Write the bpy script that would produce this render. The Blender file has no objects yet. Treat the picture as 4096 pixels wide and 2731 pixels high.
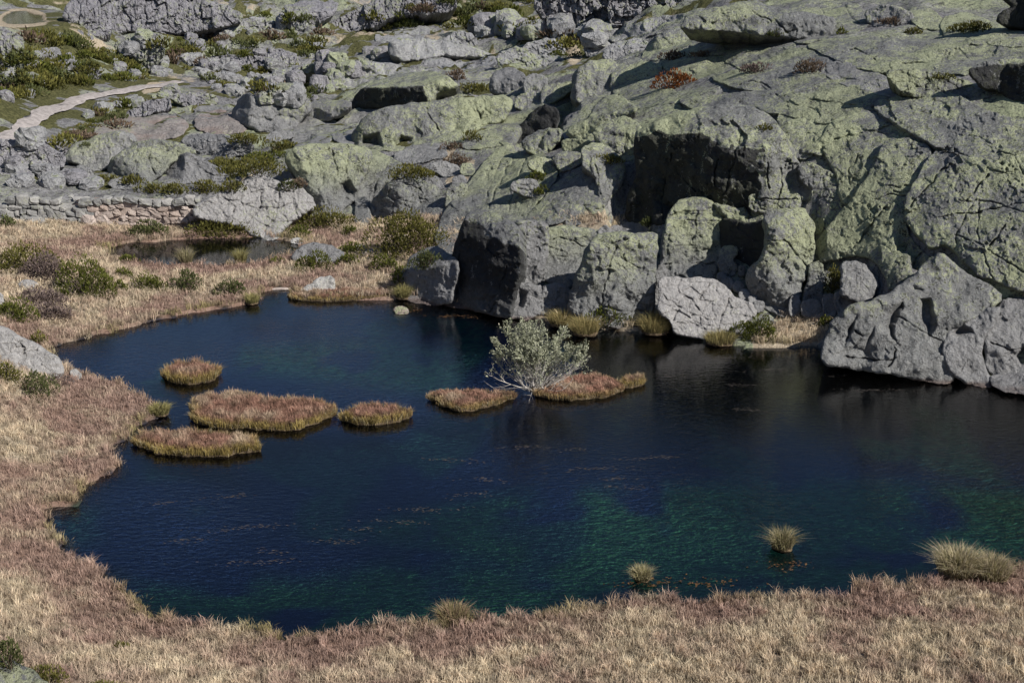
import bpy, math, random
import numpy as np

# ------------------------------------------------------------------ camera, sky, sun, exposure
scene = bpy.context.scene
COL = scene.collection
CAM_H, PITCH, HFOV = 18.0, math.radians(17.5), math.radians(40.0)
cam_d = bpy.data.cameras.new('camera')
cam_d.sensor_fit = 'HORIZONTAL'
cam_d.angle = HFOV
cam_d.clip_start = 0.5
cam_d.clip_end = 3000.0
cam = bpy.data.objects.new('camera', cam_d)
COL.objects.link(cam)
cam.location = (0.0, 0.0, CAM_H)
cam.rotation_euler = (math.radians(90) - PITCH, 0.0, 0.0)
scene.camera = cam

SUN_EL = math.radians(39.0)
SUN_AZ = math.radians(128.0)          # clockwise from +Y
TO_SUN = np.array([math.sin(SUN_AZ) * math.cos(SUN_EL), math.cos(SUN_AZ) * math.cos(SUN_EL), math.sin(SUN_EL)])
world = bpy.data.worlds.new('World')
scene.world = world
world.use_nodes = True
wn = world.node_tree
bg = wn.nodes['Background']
sky = wn.nodes.new('ShaderNodeTexSky')
sky.sky_type = 'NISHITA'
sky.sun_disc = False
sky.sun_elevation = SUN_EL
sky.sun_rotation = SUN_AZ
sky.altitude = 1800
sky.air_density = 1.0
sky.dust_density = 0.3
sky.ozone_density = 2.0
wn.links.new(sky.outputs[0], bg.inputs[0])
bg.inputs[1].default_value = 0.068
sun_d = bpy.data.lights.new('sun', 'SUN')
sun_d.energy = 4.6
sun_d.angle = math.radians(0.5)
sun_d.color = (1.0, 0.95, 0.87)
sun = bpy.data.objects.new('sun', sun_d)
COL.objects.link(sun)
sun.location = (60, -40, 60)
sun.rotation_euler = (math.radians(90) - SUN_EL, 0.0, math.radians(180) - SUN_AZ)
scene.view_settings.view_transform = 'Standard'
scene.view_settings.look = 'None'
scene.view_settings.gamma = 1.0
scene.view_settings.exposure = 0.4
scene.view_settings.use_curve_mapping = False

# ------------------------------------------------------------------ view helpers (photo pixels 4096 x 2731 <-> world)
FPX = 2048.0 / math.tan(HFOV / 2)
SP, CP = math.sin(PITCH), math.cos(PITCH)
CAMP = np.array([0.0, 0.0, CAM_H])


def ray(u, v):
    u = np.asarray(u, float); v = np.asarray(v, float)
    x = (u - 2048.0) / FPX
    y = -(v - 1365.5) / FPX
    return np.stack([x, CP + y * SP, -SP + y * CP], -1)


def project(P):
    d = P - CAMP
    w = d[..., 1] * CP - d[..., 2] * SP
    yy = d[..., 1] * SP + d[..., 2] * CP
    w = np.maximum(w, 0.1)
    return 2048 + FPX * d[..., 0] / w, 1365.5 - FPX * yy / w


def at_z(u, v, z=0.0):
    r = ray(u, v)
    t = (CAM_H - z) / -r[..., 2]
    return CAMP + r * np.asarray(t)[..., None]


# ------------------------------------------------------------------ noise
_rs = np.random.RandomState(7)
PERM = _rs.permutation(512)
PERM = np.concatenate([PERM, PERM, PERM])
GRAD = _rs.normal(size=(512, 3)); GRAD /= np.linalg.norm(GRAD, axis=1)[:, None]


def perlin(p):
    p = np.asarray(p, float)
    i = np.floor(p).astype(int); f = p - i
    i &= 511
    s = f * f * f * (f * (f * 6 - 15) + 10)
    out = 0
    for dx in (0, 1):
        wx = s[:, 0] if dx else 1 - s[:, 0]
        a = PERM[(i[:, 0] + dx) & 511]
        for dy in (0, 1):
            wy = s[:, 1] if dy else 1 - s[:, 1]
            b = PERM[a + ((i[:, 1] + dy) & 511)]
            for dz in (0, 1):
                wz = s[:, 2] if dz else 1 - s[:, 2]
                g = GRAD[PERM[b + ((i[:, 2] + dz) & 511)]]
                dot = g[:, 0] * (f[:, 0] - dx) + g[:, 1] * (f[:, 1] - dy) + g[:, 2] * (f[:, 2] - dz)
                out = out + wx * wy * wz * dot
    return out * 1.5


def fbm(p, octv=4, gain=0.5, lac=2.03, ridged=False):
    a, tot = 1.0, 0
    q = np.array(p, float)
    for k in range(octv):
        n = perlin(q + 17.3 * k)
        tot = tot + a * ((0.5 - np.abs(n)) * 2 - .55 if ridged else n)
        q = q * lac; a *= gain
    return tot


def worley(p2, seed):
    """2D cells: random value of the nearest cell and distance to the border"""
    i = np.floor(p2).astype(int)
    d1 = np.full(len(p2), 9.0); d2 = np.full(len(p2), 9.0); val = np.zeros(len(p2))
    for dx in (-1, 0, 1):
        for dy in (-1, 0, 1):
            cx, cy = i[:, 0] + dx, i[:, 1] + dy
            h = PERM[(PERM[(cx + seed * 13) & 511] + cy) & 511]
            px = cx + GRAD[h, 0] * .4 + .5; py = cy + GRAD[h, 1] * .4 + .5
            d = np.hypot(p2[:, 0] - px, p2[:, 1] - py)
            near = d < d1
            d2 = np.where(near, d1, np.minimum(d2, d)); val = np.where(near, GRAD[h, 2], val); d1 = np.where(near, d, d1)
    return val, d2 - d1


def facets(p2, seed):
    """randomly tilted flat cells, softly jittered borders"""
    i = np.floor(p2).astype(int)
    d1 = np.full(len(p2), 9.0); out = np.zeros(len(p2))
    for dx in (-1, 0, 1):
        for dy in (-1, 0, 1):
            cx, cy = i[:, 0] + dx, i[:, 1] + dy
            h = PERM[(PERM[(cx + seed * 7) & 511] + cy) & 511]
            px = cx + GRAD[h, 0] * .4 + .5; py = cy + GRAD[h, 1] * .4 + .5
            ex, ey = p2[:, 0] - px, p2[:, 1] - py
            d = np.hypot(ex, ey); m = d < d1
            out = np.where(m, ex * GRAD[h, 2] + ey * GRAD[h, 1] + .25 * GRAD[h, 0], out); d1 = np.where(m, d, d1)
    return out


def sstep(a, b, x):
    t = np.clip((x - a) / (b - a), 0, 1)
    return t * t * (3 - 2 * t)


def in_poly(x, y, poly):
    c = np.zeros(x.shape, bool)
    px, py = poly[:, 0], poly[:, 1]
    j = len(poly) - 1
    for i in range(len(poly)):
        if py[i] != py[j]:
            k = ((py[i] > y) != (py[j] > y)) & (x < (px[j] - px[i]) * (y - py[i]) / (py[j] - py[i]) + px[i])
            c ^= k
        j = i
    return c


def seg_dist(x, y, pts, closed=True):
    """distance to a polyline and the closest point"""
    best = np.full(x.shape, 1e18); bx = np.zeros(x.shape); by = np.zeros(x.shape)
    n = len(pts)
    for i in range(n if closed else n - 1):
        a = pts[i]; b = pts[(i + 1) % n]
        dx, dy = b - a
        L = dx * dx + dy * dy + 1e-9
        t = np.clip(((x - a[0]) * dx + (y - a[1]) * dy) / L, 0, 1)
        qx, qy = a[0] + t * dx, a[1] + t * dy
        d = (x - qx) ** 2 + (y - qy) ** 2
        m = d < best
        best = np.where(m, d, best); bx = np.where(m, qx, bx); by = np.where(m, qy, by)
    return np.sqrt(best), bx, by


# ------------------------------------------------------------------ object helpers
def mesh_obj(name, V, F, mat, parent=None, col=None, smooth=True, extra=None):
    """F: (n,3) or (n,4) int array, or a list of those; col: per-vertex RGB"""
    Fs = F if isinstance(F, list) else [F]
    me = bpy.data.meshes.new(name)
    V = np.ascontiguousarray(V, np.float32)
    me.vertices.add(len(V)); me.vertices.foreach_set('co', V.ravel())
    loops = np.concatenate([np.asarray(f).ravel() for f in Fs]).astype(np.int32)
    tot = np.concatenate([np.full(len(f), np.asarray(f).shape[1], np.int32) for f in Fs])
    start = np.concatenate([[0], np.cumsum(tot)[:-1]]).astype(np.int32)
    me.loops.add(len(loops)); me.loops.foreach_set('vertex_index', loops)
    me.polygons.add(len(tot)); me.polygons.foreach_set('loop_start', start)
    me.polygons.foreach_set('use_smooth', np.full(len(tot), smooth))
    if col is not None:
        at = me.color_attributes.new('tint', 'FLOAT_COLOR', 'POINT')
        c = np.ones((len(V), 4), np.float32); c[:, :3] = col
        at.data.foreach_set('color', c.ravel())
    for k, vals in (extra or {}).items():
        at = me.attributes.new(k, 'FLOAT', 'POINT')
        at.data.foreach_set('value', np.ascontiguousarray(vals, np.float32))
    me.update(calc_edges=True); me.validate()
    me.materials.append(mat)
    o = bpy.data.objects.new(name, me)
    COL.objects.link(o)
    if parent is not None:
        o.parent = parent
    return o


def empty(name, loc):
    o = bpy.data.objects.new(name, None)
    o.empty_display_size = 0.2
    COL.objects.link(o); o.location = [float(c) for c in loc]
    return o


def tag(o, label=None, cat=None, group=None, kind=None):
    if label: o['label'] = label
    if cat: o['category'] = cat
    if group: o['group'] = group
    if kind: o['kind'] = kind
    return o


# ------------------------------------------------------------------ materials
class NT:
    def __init__(s, name):
        s.m = bpy.data.materials.new(name); s.m.use_nodes = True
        s.t = s.m.node_tree; s.t.nodes.clear()
        s.out = s.n('ShaderNodeOutputMaterial')

    def n(s, kind, **kw):
        nd = s.t.nodes.new(kind)
        for k, v in kw.items():
            if k.startswith('i_'):
                key = k[2:]
                nd.inputs[int(key) if key.isdigit() else key.replace('_', ' ')].default_value = v
            else:
                setattr(nd, k, v)
        return nd

    def l(s, a, b):
        s.t.links.new(a, b)

    def noise(s, vec, scale, detail=4, rough=.55, dist=0.0):
        nd = s.n('ShaderNodeTexNoise', i_Scale=scale, i_Detail=detail, i_Roughness=rough, i_Distortion=dist)
        if vec is not None: s.l(vec, nd.inputs['Vector'])
        return nd.outputs['Fac']

    def ramp(s, fac, a, b, lo=0.0, hi=1.0):
        nd = s.n('ShaderNodeMapRange', interpolation_type='SMOOTHSTEP', clamp=True)
        s.l(fac, nd.inputs[0])
        for i, x in enumerate((a, b, lo, hi)): nd.inputs[1 + i].default_value = x
        return nd.outputs[0]

    def math(s, op, a, b=None):
        nd = s.n('ShaderNodeMath', operation=op)
        for i, x in enumerate((a, b)):
            if x is None: continue
            if isinstance(x, (int, float)): nd.inputs[i].default_value = x
            else: s.l(x, nd.inputs[i])
        return nd.outputs[0]

    def mix(s, fac, a, b, blend='MIX'):
        nd = s.n('ShaderNodeMix', data_type='RGBA', blend_type=blend)
        for idx, x in ((0, fac), (6, a), (7, b)):
            if isinstance(x, (int, float)): nd.inputs[idx].default_value = x
            elif isinstance(x, tuple): nd.inputs[idx].default_value = (*x, 1.0)
            else: s.l(x, nd.inputs[idx])
        return nd.outputs[2]

    def pos(s, scale=None):
        g = s.n('ShaderNodeNewGeometry').outputs['Position']
        if scale is None: return g
        mp = s.n('ShaderNodeMapping'); mp.inputs['Scale'].default_value = scale
        s.l(g, mp.inputs['Vector'])
        return mp.outputs[0]

    def bump(s, h, strength, dist):
        nd = s.n('ShaderNodeBump', i_Strength=strength, i_Distance=dist)
        s.l(h, nd.inputs['Height'])
        return nd.outputs[0]

    def principled(s, col, rough=.9, normal=None, spec=.25):
        b = s.n('ShaderNodeBsdfPrincipled')
        if isinstance(col, tuple): b.inputs['Base Color'].default_value = (*col, 1)
        else: s.l(col, b.inputs['Base Color'])
        if isinstance(rough, (int, float)): b.inputs['Roughness'].default_value = rough
        else: s.l(rough, b.inputs['Roughness'])
        b.inputs['Specular IOR Level'].default_value = spec
        if normal is not None: s.l(normal, b.inputs['Normal'])
        s.l(b.outputs[0], s.out.inputs[0])
        return b


def rock_material(name, base, lichen, lich_amt, black_amt, scale=1.0, bleach=True, pink=0.0):
    """granite: crystals, yellow-green lichen crusts, black lichen flecks, paler scoured band above the lake"""
    t = NT(name)
    p = t.pos()
    big = t.noise(p, .22 * scale, 3)
    mid = t.noise(p, 1.3 * scale, 5, .6)
    fine = t.noise(p, 6.0 * scale, 5, .7)
    speck = t.noise(p, 12.5 * scale, 4, .75)
    c = t.mix(t.ramp(mid, .35, .68), tuple(x * .8 for x in base), tuple(x * 1.18 for x in base))
    c = t.mix(t.ramp(fine, .35, .65, 0, .7), c, tuple(x * 1.5 for x in base))
    if pink > 0:
        c = t.mix(t.ramp(t.noise(p, .5 * scale, 4), .45, .65, 0, pink), c, (.36, .25, .21))
    # lichen crust: large patches broken into small flecks
    lf = t.math('ADD', t.math('MULTIPLY', big, .8), t.math('ADD', t.math('MULTIPLY', mid, .45), t.math('ADD', t.math('MULTIPLY', fine, .9), t.math('MULTIPLY', speck, .4))))
    th = 1.50 - .28 * lich_amt
    lm = t.ramp(lf, th - .03, th + .05, 0, .92)
    sep = t.n('ShaderNodeSeparateXYZ'); t.l(p, sep.inputs[0])
    if bleach:
        zz = t.math('ADD', sep.outputs[2], t.math('MULTIPLY', mid, 1.6))
        up = t.ramp(zz, 1.9, 4.6)
        lm = t.math('MULTIPLY', lm, up)
    c2 = t.mix(lm, c, lichen)
    # black lichen flecks, and dark streaks, lichen and shade together, on the marked faces
    ps = t.pos((1.2 * scale, 1.2 * scale, .22 * scale))
    streak = t.noise(ps, 1.6, 5, .65)
    sa = t.n('ShaderNodeAttribute', attribute_name='stain_shade').outputs['Fac']
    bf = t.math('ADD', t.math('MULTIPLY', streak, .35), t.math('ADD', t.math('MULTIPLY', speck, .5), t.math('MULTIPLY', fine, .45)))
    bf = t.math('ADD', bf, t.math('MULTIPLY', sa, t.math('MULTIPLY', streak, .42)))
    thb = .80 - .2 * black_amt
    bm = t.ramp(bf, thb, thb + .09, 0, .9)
    if bleach:
        bm = t.math('MULTIPLY', bm, t.ramp(zz, .7, 2.6, .45, 1.0))
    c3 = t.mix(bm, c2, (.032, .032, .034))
    if bleach:                      # wet reddish tide line
        c3 = t.mix(t.ramp(t.math('ADD', sep.outputs[2], t.math('MULTIPLY', mid, .12)), .11, .3, .6, 0.0), c3, (.13, .075, .055))
    oi = t.n('ShaderNodeObjectInfo')
    c4 = t.mix(1.0, c3, t.mix(oi.outputs['Random'], (.86, .86, .87), (1.06, 1.06, 1.04)), 'MULTIPLY')
    crk = t.noise(t.pos((1, 1, .6)), 2.6 * scale, 6, .7, .8)
    h = t.math('ADD', t.math('MULTIPLY', crk, 1.3), t.math('ADD', t.math('MULTIPLY', fine, .6), t.math('MULTIPLY', speck, .3)))
    t.principled(c4, .93, t.bump(h, .9, .3 / scale), .12)
    return t.m


def tint_material(name, rough=.85, spec=.1, sub=0.0, var=.25, noise_scale=3.0):
    """vegetation: colour per blade or leaf from the mesh, plus slow drift"""
    t = NT(name)
    a = t.n('ShaderNodeAttribute', attribute_name='tint')
    nz = t.noise(t.pos(), noise_scale, 3)
    c = t.mix(1.0, a.outputs['Color'], t.mix(t.ramp(nz, .3, .7), (1 - var,) * 3, (1 + var * .6,) * 3), 'MULTIPLY')
    d = t.n('ShaderNodeBsdfDiffuse'); t.l(c, d.inputs[0])
    tr = t.n('ShaderNodeBsdfTranslucent'); t.l(c, tr.inputs[0])
    mx = t.n('ShaderNodeMixShader'); mx.inputs[0].default_value = sub
    t.l(d.outputs[0], mx.inputs[1]); t.l(tr.outputs[0], mx.inputs[2])
    t.l(mx.outputs[0], t.out.inputs[0])
    return t.m


GREY = (.30, .30, .305)
LICH = (.385, .41, .265)
M = {
    'lichen': rock_material('lichen_granite', (.20, .203, .205), LICH, .85, .62),
    'grey': rock_material('grey_granite', (.24, .24, .245), (.37, .39, .26), .4, .5, .8),
    'black': rock_material('black_streaked_granite', (.19, .19, .2), (.36, .38, .2), .5, 1.05),
    'pale': rock_material('pale_granite', (.31, .31, .32), (.37, .40, .26), .6, .2, .5, bleach=False),
    'cliff': rock_material('cliff_granite', (.285, .278, .30), (.35, .37, .26), .5, .35, .45, bleach=False),
    'pink': rock_material('pinkish_granite', (.30, .275, .265), (.36, .38, .24), .4, .25, .7, bleach=False, pink=.55),
    'white': rock_material('white_granite', (.37, .36, .355), (.40, .42, .30), .2, .3, 1.2, bleach=False),
    'grass': tint_material('dry_grass', sub=.2),
    'leaf': tint_material('shrub_leaf', sub=.12),
    'bark': tint_material('bark', sub=0.0),
}
# ------------------------------------------------------------------ ground heights
CTRL = """-300,2731,2.6 0,2731,2.0 1000,2731,.9 2048,2731,.6 3000,2731,.6 4096,2731,.7 4500,2600,.8 0,2500,1.2 500,2500,.4 0,2200,.8 0,1900,.7
200,2000,.3 0,1600,1.1 300,1650,.4 -300,1500,2.3 -300,1200,2.5 0,1250,.8 300,1100,.5 600,1150,.3 1000,1080,.2 1300,1080,.3 0,950,.8 500,920,.4
1300,930,.3 1500,1100,.2 1000,1400,.1 2000,1700,.1 3000,1700,.1 1500,2300,.1 3500,2100,.1 2900,1310,.2 3200,1330,.25 300,880,.5 700,880,.4
300,765,1.3 700,765,1.3 300,650,1.7 700,650,1.8 1000,730,1.3 1000,600,1.9 300,500,2.4 700,500,2.1 1000,480,2.1 100,550,2.4
100,400,3.4 100,250,5.2 100,100,7.2 100,0,8.6 500,300,2.9 500,150,4.6 500,0,6.6 700,360,2.3 900,300,2.5 900,150,3.9 900,0,6 -300,400,5 -300,200,8
1300,350,2.6 1300,200,3.2 1300,0,5.8 1700,100,4.4 1700,0,5.5 2100,100,4.8 2100,0,6.3 2100,220,4 1200,850,.6 1250,600,2.9 1600,860,.7 1600,600,3.2
1700,440,3.6 1700,320,3.7 1700,220,3.7 2000,300,4.2 1700,1150,.25 1760,980,.9 2000,870,2.5 2000,600,4.2 2300,875,3.2 2500,900,3.3 2300,1170,.5
2150,1240,.15 2500,1290,.15 2800,1340,.1 2700,1100,1.1 2750,820,3.5 2600,850,3.6 2750,490,7.2 2750,350,8 2750,200,9 2750,80,9.8 2300,500,5.2 2300,300,6
2500,50,8 3300,1250,.5 3500,1440,.1 3500,1150,2.3 3500,1000,3.7 3500,700,6.3 3500,500,8 3500,300,9.6 3500,100,11.2 3500,0,11.9
4096,1550,.1 4096,1200,3 4096,1000,4.6 4096,700,6.9 4096,500,8.6 4096,300,10.1 4096,100,11.5 4096,0,12.2 3000,850,4 3000,600,6.5 3000,400,8.1
3000,200,9.5 3000,50,10.6 4700,1500,1 4700,1000,5.2 4700,500,9.2 4700,100,12"""
_cp = []
for tok in CTRL.split():
    u, v, z = map(float, tok.split(','))
    _cp.append(at_z(u, v, z))
_cp += [np.array(q, float) for q in ((-110, 260, 26), (0, 300, 25), (100, 250, 27), (-220, 450, 62), (0, 520, 62), (220, 450, 62), (70, 150, 18),
                                     (-90, 170, 14), (0, 12, 9), (-14, 14, 9), (14, 14, 9), (-30, 20, 8), (30, 20, 5), (-60, 60, 8), (75, 60, 14), (40, 35, 2))]
_cp = np.array(_cp)


def _warp(x, y):
    y = np.maximum(y, 4.0)
    return np.stack([x / y * 45.0, 50.0 * np.log(y)], -1)


def _tps(r):
    return r * r * np.log(r + 1e-9)


_q = _warp(_cp[:, 0], _cp[:, 1])
_n = len(_q)
_K = _tps(np.linalg.norm(_q[:, None] - _q[None], axis=-1)) + 6.0 * np.eye(_n)
_P = np.concatenate([np.ones((_n, 1)), _q], 1)
_A = np.block([[_K, _P], [_P.T, np.zeros((3, 3))]])
_w = np.linalg.solve(_A, np.concatenate([_cp[:, 2], np.zeros(3)]))


def rbf(x, y):
    q = _warp(x.ravel(), y.ravel())
    out = np.zeros(len(q))
    for s in range(0, len(q), 20000):
        qq = q[s:s + 20000]
        out[s:s + 20000] = _tps(np.linalg.norm(qq[:, None] - _q[None], axis=-1)) @ _w[:_n] + _w[_n] + qq @ _w[_n + 1:]
    return out.reshape(x.shape)


def V2S(s):
    return np.array([[float(c) for c in t.split(',')] for t in s.split()]) * (4096.0 / 2352.0)


def S_(s):
    return np.array([[float(c) for c in t.split(',')] for t in s.split()])


def ground_poly(p, z=0.0):
    return at_z(p[:, 0], p[:, 1], z)[:, :2]


LAKE = ground_poly(V2S("""340,1412 410,1432 480,1437 560,1442 655,1462 780,1455 880,1442 990,1428 1100,1426 1200,1416 1330,1402 1380,1385 1480,1377 1620,1385
1740,1376 1850,1378 1900,1374 1970,1352 2100,1340 2165,1318 2150,1288 2200,1282 2270,1296 2352,1310 2700,1310 2900,1200 2900,1020 2500,930 2352,890 2180,868
2050,853 1895,826 1885,800 1720,800 1640,787 1560,765 1500,765 1320,758 1230,738 1150,718 1000,698 930,688 890,690 760,692 655,688 662,662 640,662 592,676
590,694 560,704 400,728 200,776 110,797 130,824 180,864 245,872 290,882 330,915 385,950 340,970 270,1020 270,1070 200,1110 180,1160 115,1170 120,1210
140,1262 245,1305 290,1370"""))
POND = ground_poly(V2S("""238,572 300,559 450,549 590,546 680,556 692,577 600,603 490,612 462,606 400,609 310,604 270,594"""), 0.05)
POND2 = ground_poly(S_("960,742 1000,725 1055,712 1080,722 1040,738 990,752"), 1.35)


def lake_sd(x, y, poly):
    d, _, _ = seg_dist(x, y, poly)
    return np.where(in_poly(x, y, poly), -d, d)


def steps(a, b, s0, s1):
    out = [a]
    while out[-1] < b:
        t = (out[-1] - a) / (b - a)
        out.append(out[-1] + s0 + (s1 - s0) * t)
    return out


gy = np.array(steps(6, 24, 1.2, .5) + steps(24.3, 84, .28, .3)[1:] + steps(84.3, 260, .32, 1.0)[1:] + steps(261, 620, 2, 12))
_hx = np.array(steps(0, 36, .33, .33) + steps(36.3, 100, .4, .9)[1:] + steps(101, 420, 3, 20))
gx = np.concatenate([-_hx[:0:-1], _hx])
GX, GY = np.meshgrid(gx, gy)
Z0 = rbf(GX, GY)
shp = GX.shape
P3 = np.stack([GX.ravel(), GY.ravel(), np.zeros(GX.size)], -1)
# distance-dependent ruggedness: smooth meadows near, blocky rock far and on the massif
_pu, _pv = project(np.stack([GX, GY, Z0], -1))
meadow = sstep(862, 900, _pv) * (1 - sstep(1800, 1900, _pu) * (1 - sstep(1900, 2100, _pv)))
meadow = np.where(GY < 45, np.maximum(meadow, sstep(45, 40, GY)), meadow)
rug = 1 - meadow
n1 = fbm(P3 * (.055, .07, 1), 4).reshape(shp)
n2 = fbm(P3 * (.24, .30, 1) + 31, 5, .55, ridged=True).reshape(shp)
_wv, _wb = worley(np.stack([GX.ravel() * .22 + n1.ravel(), GY.ravel() * .16], -1), 3)
blk = (_wv * sstep(0, .12, _wb)).reshape(shp)
farness = sstep(75, 130, GY)
massif = sstep(1750, 2100, _pu) * sstep(1300, 1150, _pv) * (1 - farness)
Z = Z0 + rug * (n1 * (.35 + 1.1 * farness) + n2 * (.15 + .4 * farness) + blk * (.1 + .3 * farness))
Z = Z - massif * .35
Z += meadow * (fbm(P3 * (.5, .5, 1) + 5, 3).reshape(shp) * .10 + fbm(P3 * (2.2, 2.2, 1) + 9, 2).reshape(shp) * .05)
DIG = [(2.6, "2300,330 2304,400 2244,440 2234,500 2164,556 2080,578 2046,560 2079,500 2150,415"), (1.6, "2400,800 2450,720 2520,640 2570,700 2650,890 2560,905 2470,885"),
       (1.3, "3335,1065 3400,1015 3495,1025 3560,1110 3565,1165 3470,1225 3505,1155 3480,1090 3430,1045 3365,1060"), (1.6, "3600,890 3625,880 3680,940 3722,990 3775,970 3885,1070 3985,1125 4030,1160 3900,1130 3765,1030 3715,1055 3655,990"),
       (1.2, "3200,700 3262,760 3305,900 3262,1000 3240,1050 3212,1060 3232,900 3190,840"), (1.0, "1440,760 1490,810 1480,880 1560,880 1560,760 1500,740")]
for dep_, s_ in DIG:
    pl_ = S_(s_)
    d_, _, _ = seg_dist(_pu, _pv, pl_)
    Z = Z - dep_ * np.where(in_poly(_pu, _pv, pl_), sstep(-6, 16, d_), sstep(-6, 16, -d_) * (d_ < 6))
sd = lake_sd(GX, GY, LAKE)
sdp = lake_sd(GX, GY, POND)
shore = np.minimum(sd, sdp)
wob = fbm(P3 * (.6, .6, 1) + 3, 3).reshape(shp) * .35
sdw = shore + wob * sstep(3, 0.5, np.abs(shore))
land = np.maximum(Z, .10) * sstep(-.1, 4.0, sdw) + (.13 + .05 * wob) * (1 - sstep(-.1, 4.0, sdw))
bed = -np.minimum(1.3, .35 + .22 * np.maximum(-sdw, 0)) + fbm(P3 * (.3, .3, 1) + 40, 4).reshape(shp) * .2
bed = np.minimum(bed, -.12)
Z = np.where(sdw > 0, land, bed)
p2 = lake_sd(GX, GY, POND2)
Z = np.where(p2 < .6, 1.35 - .25 * (p2 < 0), Z)
def march0(u, v):
    w = 60.0 * 1.004 ** np.arange(420)
    r = ray(u, v)
    P = CAMP + r[None] * w[:, None]
    k = np.argmax(rbf(P[:, 0], P[:, 1]) > P[:, 2])
    return P[k]


TRACK = S_('-120,640 0,580 60,548 110,515 150,478 210,445 280,425 340,395 420,382 500,372 580,352 660,345 720,330')
TRACK = np.array([march0(*q) for q in TRACK])
_d, _, _ = seg_dist(GX, GY, TRACK[:, :2], closed=False)
Z = np.where(_d < 9, Z0 + (Z - Z0) * sstep(1.8, 9, _d), Z)
ADDED_TARN = ground_poly(S_("6,84 20,62 55,46 100,44 130,58 168,62 174,90 120,98 60,100 25,96"), 7.0)  # made-up tarn on a levelled shelf, stands in for a pasted inset
p3 = lake_sd(GX, GY, ADDED_TARN)
Z = np.where(p3 < 7, np.where(p3 < 0, 6.75, 7.06 + .04 * n1 + (Z - 7.06) * sstep(2.0, 7.0, p3)), Z)
GZ = Z


def height(x, y):
    x = np.asarray(x, float); y = np.asarray(y, float)
    ix = np.clip(np.searchsorted(gx, x) - 1, 0, len(gx) - 2)
    iy = np.clip(np.searchsorted(gy, y) - 1, 0, len(gy) - 2)
    fx = np.clip((x - gx[ix]) / (gx[ix + 1] - gx[ix]), 0, 1)
    fy = np.clip((y - gy[iy]) / (gy[iy + 1] - gy[iy]), 0, 1)
    return ((GZ[iy, ix] * (1 - fx) + GZ[iy, ix + 1] * fx) * (1 - fy) + (GZ[iy + 1, ix] * (1 - fx) + GZ[iy + 1, ix + 1] * fx) * fy)


# depth of the visible ground (or water) along view rays, on a coarse table
_du = np.arange(-640, 4800, 12.0); _dv = np.arange(-240, 2900, 8.0)
_U, _V = np.meshgrid(_du, _dv)
_R = ray(_U, _V)
_ws = 12.0 * 1.0065 ** np.arange(600)
DEPTH = np.full(_U.shape, 600.0)
_prev = np.full(_U.shape, -1.0); _done = np.zeros(_U.shape, bool)
for w in _ws:
    pz = CAM_H + _R[..., 2] * w
    h = np.maximum(height(_R[..., 0] * w, _R[..., 1] * w), 0.0)
    g = h - pz
    hit = (g > 0) & ~_done
    t = np.where(g - _prev > 1e-6, -_prev / np.maximum(g - _prev, 1e-6), 0)
    DEPTH = np.where(hit, (w / 1.0065) * (1 + .0065 * np.clip(t, 0, 1)), DEPTH)
    _done |= hit; _prev = g


def tdepth(u, v):
    u = np.clip(np.asarray(u, float), _du[0], _du[-1] - 1e-3); v = np.clip(np.asarray(v, float), _dv[0], _dv[-1] - 1e-3)
    a = (u - _du[0]) / 12.0; b = (v - _dv[0]) / 8.0
    i = a.astype(int); j = b.astype(int); fa = a - i; fb = b - j
    i2 = np.minimum(i + 1, len(_du) - 1); j2 = np.minimum(j + 1, len(_dv) - 1)
    return (DEPTH[j, i] * (1 - fa) + DEPTH[j, i2] * fa) * (1 - fb) + (DEPTH[j2, i] * (1 - fa) + DEPTH[j2, i2] * fa) * fb


def ground_at(u, v):
    """world point of the ground seen at a photo pixel"""
    p = CAMP + ray(u, v) * np.asarray(tdepth(u, v))[..., None]
    return p


# ------------------------------------------------------------------ what covers the ground: heath, dry grass, rushes
vu, vv = project(np.stack([GX, GY, GZ], -1))
HEATH = [S_(s) for s in (
    "-200,90 120,50 150,-80 300,-80 330,90 430,190 560,260 660,320 620,345 500,385 340,440 200,500 90,560 -200,640",
    "1430,60 1850,-60 2130,-60 2030,60 1940,110 1720,135 1420,130",
    "610,180 800,170 870,250 740,300 640,300 580,240", "800,300 1000,270 1160,280 1170,330 1000,330",
    "860,75 1080,70 1050,110 900,110", "1180,320 1340,270 1360,330 1240,400", "440,410 500,400 470,520 330,600 250,520",
    "2010,30 2140,20 2250,140 2400,160 2300,200 2090,160", "2240,200 2420,190 2340,250 2250,260", "1340,120 1500,140 1490,185 1350,190")]
BLOND = [S_(s) for s in ("590,330 720,325 700,352 560,380", "280,160 420,165 400,205 300,190", "1000,345 1060,345 1060,370 990,368", "1260,345 1340,345 1330,372 1250,372",
                         "2240,185 2310,180 2330,240 2290,265 2250,225", "1500,90 1570,80 1560,95 1490,110", "2100,892 2180,868 2300,848 2400,850 2490,890 2400,925 2300,915 2230,906",
                         "1770,720 1850,690 1860,640 1900,640 1880,720 1830,760", "1760,600 1830,590 1800,640 1770,640", "4000,1180 4096,1165 4200,1180 4150,1200", "3160,1260 3330,1300 3260,1390 3030,1395 3000,1350",
                         "2110,1240 2300,1250 2480,1270 2600,1265 2690,1300 2710,1345 2560,1350 2400,1348 2200,1325", "980,700 1110,690 1080,730 960,742", "-30,100 0,60 50,36 110,34 180,52 190,100 100,112 10,108")]
nb = fbm(P3 * (.35, .3, 1) + 77, 4).reshape(shp)
nb2 = fbm(P3 * (.9, .8, 1) + 57, 3).reshape(shp)


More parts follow.
